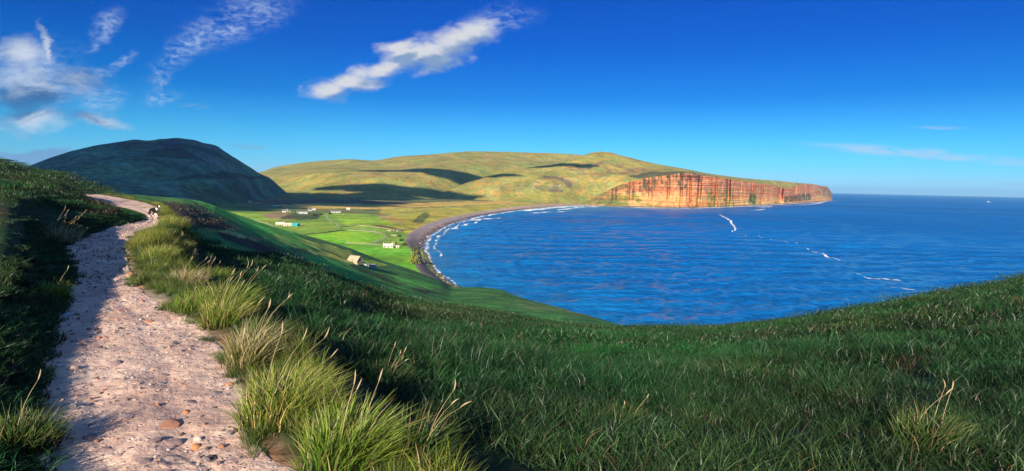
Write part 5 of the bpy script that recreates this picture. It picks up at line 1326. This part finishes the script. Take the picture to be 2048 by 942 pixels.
dyke_mat = flat_mat('mossy_stone', (.20, .20, .11), .9, 1.6, .4, .8, .12)
def drystone(pix, h, w, label, fn=valley_at, n=70):
    """field wall of stacked stones: a battered wall with a ragged coping"""
    pts = np.array([fn(a, b) for a, b in pix]); c = dens(pts[:, :2], n); zz = np.interp(np.linspace(0, len(pts) - 1, n), np.arange(len(pts)), pts[:, 2]) if fn is slope_at else C_height(c[:, 0], c[:, 1])
    tv = np.gradient(c, axis=0); tv /= np.linalg.norm(tv, axis=1)[:, None]; nv = np.stack([tv[:, 1], -tv[:, 0]], 1)
    V = np.empty((n, 4, 3)); hh = h * (1 + .18 * g_.normal(size=n))
    for k, (o_, z_) in enumerate(((-w, -.4), (-w * .6, 1), (w * .6, 1), (w, -.4))):
        V[:, k, :2] = c + nv * o_; V[:, k, 2] = zz + (hh if z_ == 1 else z_)
    return tag(link('field_wall', mesh_from('field_wall', V.reshape(-1, 3), grid_faces(n, 4), dyke_mat, smooth=False)), label, 'field wall', 'stone walls round the fields')
drystone([(610, 470), (650, 466), (700, 461), (752, 465), (772, 472)], 1.3, .7, 'curving stone wall along the top of the brightest green field')
drystone([(690, 487), (740, 489), (800, 492)], 1.2, .6, 'straight stone wall between the two bright green fields')
drystone([(680, 455), (720, 452), (760, 456), (790, 461)], 1.4, .8, 'stone wall running from the track towards the dark roofed hut')
drystone([(503, 441), (530, 446), (560, 459), (600, 470)], 1.6, .9, 'dark stone wall along the foot of the green slope')

# ------------------------------------------------------------------ shrubs by the beach
def shrub(p, w, h, col, label, n=420, seed=1):
    g = np.random.default_rng(seed); root = bpy.data.objects.new('shrub', None); COL.objects.link(root); root.location = p
    # leaf clumps spread through the crown
    cl = g.normal(0, 1, (14, 3)); cl /= np.linalg.norm(cl, axis=1)[:, None]; cl *= g.uniform(.25, .85, (14, 1)); cl[:, 2] = np.abs(cl[:, 2])
    V, F = [], []
    for i in range(n):
        c = cl[g.integers(14)] + g.normal(0, .2, 3); a = g.normal(0, 1, 3); a /= np.linalg.norm(a); b = np.cross(a, g.normal(0, 1, 3)); b /= np.linalg.norm(b)
        s = g.uniform(.05, .11); q = np.array([c - a * s - b * s * .5, c + a * s - b * s * .5, c + a * s + b * s * .5, c - a * s + b * s * .5]) * np.array((w / 2, w / 2, h)); q[:, 2] += h * .12
        o = len(V); V += list(q); F.append((o, o + 1, o + 2, o + 3))
    link('foliage', mesh_from('foliage', V, F, flat_mat('shrub_leaf', col, .8, 2, .4)), root)
    bm = bmesh.new()
    for k in range(4):
        a = k * 1.6; bmesh.ops.create_cone(bm, cap_ends=True, segments=6, radius1=w * .03, radius2=w * .008, depth=h * .8, matrix=Matrix.Translation((math.cos(a) * w * .08, math.sin(a) * w * .08, h * .36)) @ Matrix.Rotation(.35, 4, (math.sin(a), -math.cos(a), 0)))
    bm_obj('stem', bm, flat_mat('shrub_stem', (.10, .07, .05), .9, 4), root)
    return tag(root, label, 'shrub', 'shrubs near the beach')
for k, a in enumerate(((828, 528, 9, 13, (.20, .22, .03), 'tall yellow-green bush on the bank above the boulder shore'), (829, 505, 8, 6, (.06, .08, .02), 'dark bush at the field corner beside the shingle'), (804, 482, 9, 4, (.04, .09, .025), 'dark green bush between the croft house and the beach'),
                       (809, 491, 9, 4, (.05, .10, .03), 'low green bush just seaward of the tiny white shed'), (800, 474, 8, 4, (.05, .11, .03), 'green bush beside the tan ruined walls'), (642, 430, 14, 5, (.05, .08, .03), 'dark shrub patch right of the low grey steading'), (630, 432, 16, 5, (.05, .07, .03), 'brownish shrub patch below the low grey steading'), (660, 429, 8, 6, (.035, .07, .03), 'dark round bush at the bend of the track'))):
    shrub(V_(a[0], a[1]), a[2], a[3], a[4], a[5], seed=k + 3)

# ------------------------------------------------------------------ boulders along the shore
def build_boulders():
    g = np.random.default_rng(9); n = 1500
    i = g.integers(0, 70, n); t = 1 - np.abs(g.normal(0, .30, n)); W = WATER[i]; Bk = BACK[np.minimum(i, 159)]
    q = Bk * (1 - t[:, None]) + W * t[:, None] + g.normal(0, 2.5, (n, 2)); z = 3.5 * (1 - t) + .2
    kinds = [stone_shape(700 + j, m_, 1) for j, m_ in enumerate(('dark', 'dark', 'purple', 'dark'))]
    scatter('shore_boulders', kinds, np.stack([q[:, 0], q[:, 1], z], 1), g.uniform(0, 6.28, n), g.gamma(2.0, .3, n) + .25, np.ones((n, 3)))
build_boulders()

# ------------------------------------------------------------------ surf
foam_mat, _nt, _b = new_mat('foam'); _b.inputs['Base Color'].default_value = (.80, .83, .85, 1); _b.inputs['Roughness'].default_value = .7
_pos = N(_nt, 'ShaderNodeNewGeometry').outputs['Position']; _cv = N(_nt, 'ShaderNodeAttribute', attribute_name='cover').outputs['Fac']
_fn = mathn(_nt, 'ADD', mathn(_nt, 'MULTIPLY', noise(_nt, _pos, .35, 5, .7), .7), mathn(_nt, 'MULTIPLY', noise(_nt, _pos, .06, 4, .6), .5))
_nt.links.new(maprange(_nt, mathn(_nt, 'ADD', mathn(_nt, 'MULTIPLY', _cv, .9), mathn(_nt, 'SUBTRACT', _fn, .62)), .08, .62, 0, .92), _b.inputs['Alpha'])
def foam(name, pts, width, cell, th, seed, z=.12, wob=0.0, taper=True):
    """broken foam lying on the water: small raised patches along a line"""
    s = np.r_[0, np.cumsum(np.linalg.norm(np.diff(pts, axis=0), axis=1))]; nu = max(8, int(s[-1] / cell)); nv = max(3, int(2 * width / (cell * .8)))
    c = dens(pts, nu); tv = np.gradient(c, axis=0); tv /= np.linalg.norm(tv, axis=1)[:, None]; nvv = np.stack([tv[:, 1], -tv[:, 0]], 1)
    t = np.linspace(-1, 1, nv); u = np.linspace(0, 1, nu)
    wd = width * (.55 + .6 * np.clip(.5 + perlin(u * s[-1] / (width * 5), u * 0, seed), 0, 1.2)) * (np.sin(np.pi * np.clip(u, .02, .98))**.4 if taper else 1)
    off = wob * perlin(u * s[-1] / 70, u * 0 + 3, seed)
    X = c[:, None, 0] + nvv[:, None, 0] * (wd[:, None] * t[None] + off[:, None]); Y = c[:, None, 1] + nvv[:, None, 1] * (wd[:, None] * t[None] + off[:, None])
    den = 1 - np.abs(t[None])**1.5 + .9 * fbm(X / (width * .9 + 2), Y / (width * .9 + 2), 4, seed + 2)
    Z = z + .1 + .25 * np.clip(den - th, 0, 1) + sea_height(X, Y)
    cover = np.clip((den - th + .25) / .9, 0, 1)
    F = grid_faces(nu, nv); k = (den.ravel()[F].mean(1) > th - .25); F = F[k]
    V = np.stack([X, Y, Z], -1).reshape(-1, 3); used, inv = np.unique(F, return_inverse=True)
    me = mesh_from(name, V[used], inv.reshape(-1, 4), foam_mat, up=True); set_val(me, cover.ravel()[used], 'cover')
    return tag(link(name, me), kind='stuff')
def wpx(l): return np.array([Pz(a, b, 0)[:2] for a, b in l])
def off_line(a, d):
    tv = np.gradient(a, axis=0); tv /= np.linalg.norm(tv, axis=1)[:, None]; return a + np.stack([tv[:, 1], -tv[:, 0]], 1) * d
foam('surf', off_line(WATER[8:70], 5), 6, 1.4, .72, 1, wob=3)
foam('surf', off_line(WATER[20:66], 17), 7, 1.4, .92, 2, wob=5)
foam('surf', off_line(WATER[60:118], 14), 15, 3.0, .62, 3, wob=8)
foam('surf', off_line(WATER[100:159], 36), 42, 5, .42, 4, wob=12)
foam('surf', off_line(WATER[112:159], 110), 38, 5, .72, 5, wob=20)
foam('surf', wpx([(890, 461), (925, 452), (960, 446)]), 12, 2, .80, 6, wob=4)
foam('surf', wpx([(940, 441), (970, 438), (1000, 436)]), 22, 3, .62, 7, wob=4)
foam('surf', wpx([(1060, 427), (1100, 424), (1150, 423)]), 26, 4, .72, 8)
cb = np.array([Pz(a, b + .7, 0)[:2] for a, b in CL_base_px[1:-1]])
foam('surf', dens(cb, 60), 24, 6, .40, 9, wob=10, taper=False)
foam('surf', wpx([(1495, 412.5), (1520, 414), (1545, 413)]), 40, 7, .5, 10); foam('surf', wpx([(1560, 411), (1600, 410), (1650, 404)]), 34, 8, .62, 11)
foam('surf', wpx([(1500, 421), (1515, 420), (1530, 418)]), 30, 6, .66, 12); foam('surf', wpx([(1655, 402.3), (1668, 402), (1676, 402.5)]), 45, 10, .5, 13)
foam('breaking_wave', wpx([(1438, 429), (1447, 434), (1458, 440), (1463, 447), (1469, 454), (1470, 460), (1464, 464)]), 5.5, 1.3, .52, 14, .25)
foam('breaking_wave', wpx([(1490, 470), (1560, 482), (1620, 500), (1660, 514), (1690, 524)]), 6, 1.4, 1.0, 15)
foam('breaking_wave', wpx([(1640, 506), (1660, 515), (1680, 522)]), 6, 1.1, .84, 16)
foam('breaking_wave', wpx([(1712, 551), (1750, 556), (1805, 560)]), 7, 1.0, .80, 17); foam('breaking_wave', wpx([(1780, 573), (1810, 578), (1835, 581)]), 6, 1.0, .86, 18)

# ------------------------------------------------------------------ far out at sea
def build_far():
    n = 60; c = P(1945, 390, 24000); ax = np.array([c[1], -c[0]]); ax = ax / np.linalg.norm(ax); ay = np.array([c[0], c[1]]) / np.linalg.norm(c[:2])
    u = np.linspace(-1, 1, n); h = 18 * np.clip(1 - u**2, 0, 1)**.6 * (.6 + .5 * fbm(u * 3, u * 0, 3, 71)) + 2
    V = []
    for k in range(n):
        b = c[:2] + ax * u[k] * 620
        for o_, z in ((-250, -5), (0, h[k]), (250, -5)): V.append((*(b + ay * o_), z))
    tag(link('island', mesh_from('island', V, grid_faces(n, 3), flat_mat('island_heath', (.07, .08, .05), .9, .01))), kind='structure')
    p = Pz(1978, 393.0, 0); s = math.hypot(p[0], p[1]); d = np.array([p[0], p[1]]) / s * 9000
    root = bpy.data.objects.new('ship', None); COL.objects.link(root); root.location = (d[0], d[1], 0); root.rotation_euler = (0, 0, math.atan2(-d[0], d[1]) + R(20)); root.scale = (.42,) * 3
    bm = bmesh.new()
    prof = [(-38, 0, 5.5), (-36, 6, 6), (20, 6.5, 6), (34, 3.5, 7), (42, .2, 8.5)]
    top = [[bm.verts.new((x, s_ * y, z)) for x, y, z in prof] for s_ in (-1, 1)]; bot = [[bm.verts.new((x * .93, s_ * y * .7, -1)) for x, y, z in prof] for s_ in (-1, 1)]
    for k in range(4):
        bm.faces.new((top[0][k], top[0][k + 1], bot[0][k + 1], bot[0][k])); bm.faces.new((top[1][k + 1], top[1][k], bot[1][k], bot[1][k + 1])); bm.faces.new((top[0][k], top[1][k], top[1][k + 1], top[0][k + 1]))
    bm.faces.new((top[0][0], bot[0][0], bot[1][0], top[1][0])); bmesh.ops.recalc_face_normals(bm, faces=bm.faces)
    wm = flat_mat('ship_white', (.8, .8, .8), .5, .3)
    bm_obj('hull', bm, wm, root)
    bm = bmesh.new(); box_bm(bm, -28, -4, -5, 5, 6, 13); box_bm(bm, -24, -8, -4, 4, 13, 17); bm_obj('deckhouse', bm, wm, root)
    bm = bmesh.new(); box_bm(bm, -20, -14, -1.6, 1.6, 17, 23); bm_obj('funnel', bm, flat_mat('funnel_paint', (.5, .12, .08), .5, .3), root)
    bm = bmesh.new(); bmesh.ops.create_cone(bm, segments=6, radius1=.5, radius2=.2, depth=14, matrix=Matrix.Translation((14, 0, 13))); bm_obj('mast', bm, wm, root)
    tag(root, 'small white ship far off on the horizon', 'ship')
build_far()

# ------------------------------------------------------------------ opaque clouds added out of view, placed to shade the mountain, valley and far hills
added_cloud_mat = bpy.data.materials.new('added_cloud'); added_cloud_mat.use_nodes = True
def _cm():
    nt = added_cloud_mat.node_tree; nt.nodes.clear(); out = N(nt, 'ShaderNodeOutputMaterial'); d = N(nt, 'ShaderNodeBsdfDiffuse'); t = N(nt, 'ShaderNodeBsdfTranslucent')
    d.inputs[0].default_value = t.inputs[0].default_value = (.9, .9, .9, 1); m = N(nt, 'ShaderNodeMixShader'); m.inputs[0].default_value = .15
    nt.links.new(d.outputs[0], m.inputs[1]); nt.links.new(t.outputs[0], m.inputs[2]); nt.links.new(m.outputs[0], out.inputs[0])
_cm()
def shade_cloud(px, py, r, alt, wid, dep, thick, seed, turn=0.0):
    t = P(px, py, r); d = (alt - t[2]) / TOSUN[2]; c = t + TOSUN * d
    g = np.random.default_rng(seed); bm = bmesh.new()
    for k in range(16):
        q = g.normal(0, .42, 2); q = q / max(1, np.hypot(*q)); s_ = g.uniform(.28, .5) * (1.1 - .6 * np.hypot(*q))
        bmesh.ops.create_icosphere(bm, subdivisions=3, radius=1.0, matrix=Matrix.Translation((q[0] * wid, q[1] * dep, g.uniform(-.1, .3) * thick)) @ Matrix.Diagonal((s_ * wid, s_ * dep * 1.1, thick * g.uniform(.5, 1), 1)))
    for v in bm.verts:
        w_ = 1 + .22 * float(perlin(v.co.x / wid * 5, v.co.y / dep * 5 + v.co.z / thick, seed)); v.co.x *= w_; v.co.y *= w_
    o = bm_obj('added_cloud', bm, added_cloud_mat, None); o.location = c; o.rotation_euler = (0, 0, R(turn)); tag(o, kind='stuff')
shade_cloud(250, 330, 2150, 1000, 1100, 330, 60, 1, -15)
shade_cloud(215, 384, 1780, 900, 560, 240, 50, 2, -10)
shade_cloud(480, 378, 2420, 900, 360, 130, 25, 7, 0)
shade_cloud(620, 382, 2550, 900, 620, 230, 30, 5, 0)
shade_cloud(740, 368, 2700, 900, 480, 110, 30, 6, 0)
shade_cloud(900, 343, 3150, 1000, 430, 170, 30, 3, -10)
shade_cloud(1110, 334, 3150, 1000, 180, 60, 20, 4, -10)

# ------------------------------------------------------------------ haze: the air itself
HAZE = 2.4e-5
def build_haze():
    bm = bmesh.new(); box_bm(bm, -50000, 50000, -50000, 50000, -100, 420)
    m = bpy.data.materials.new('haze'); m.use_nodes = True; nt = m.node_tree; nt.nodes.clear()
    out = N(nt, 'ShaderNodeOutputMaterial'); v = N(nt, 'ShaderNodeVolumePrincipled')
    v.inputs['Color'].default_value = (.30, .66, 1.0, 1); v.inputs['Density'].default_value = HAZE; v.inputs['Anisotropy'].default_value = 0.0
    nt.links.new(v.outputs[0], out.inputs['Volume'])
    tag(bm_obj('haze', bm, m, None), kind='stuff')
build_haze()
#NEXT2
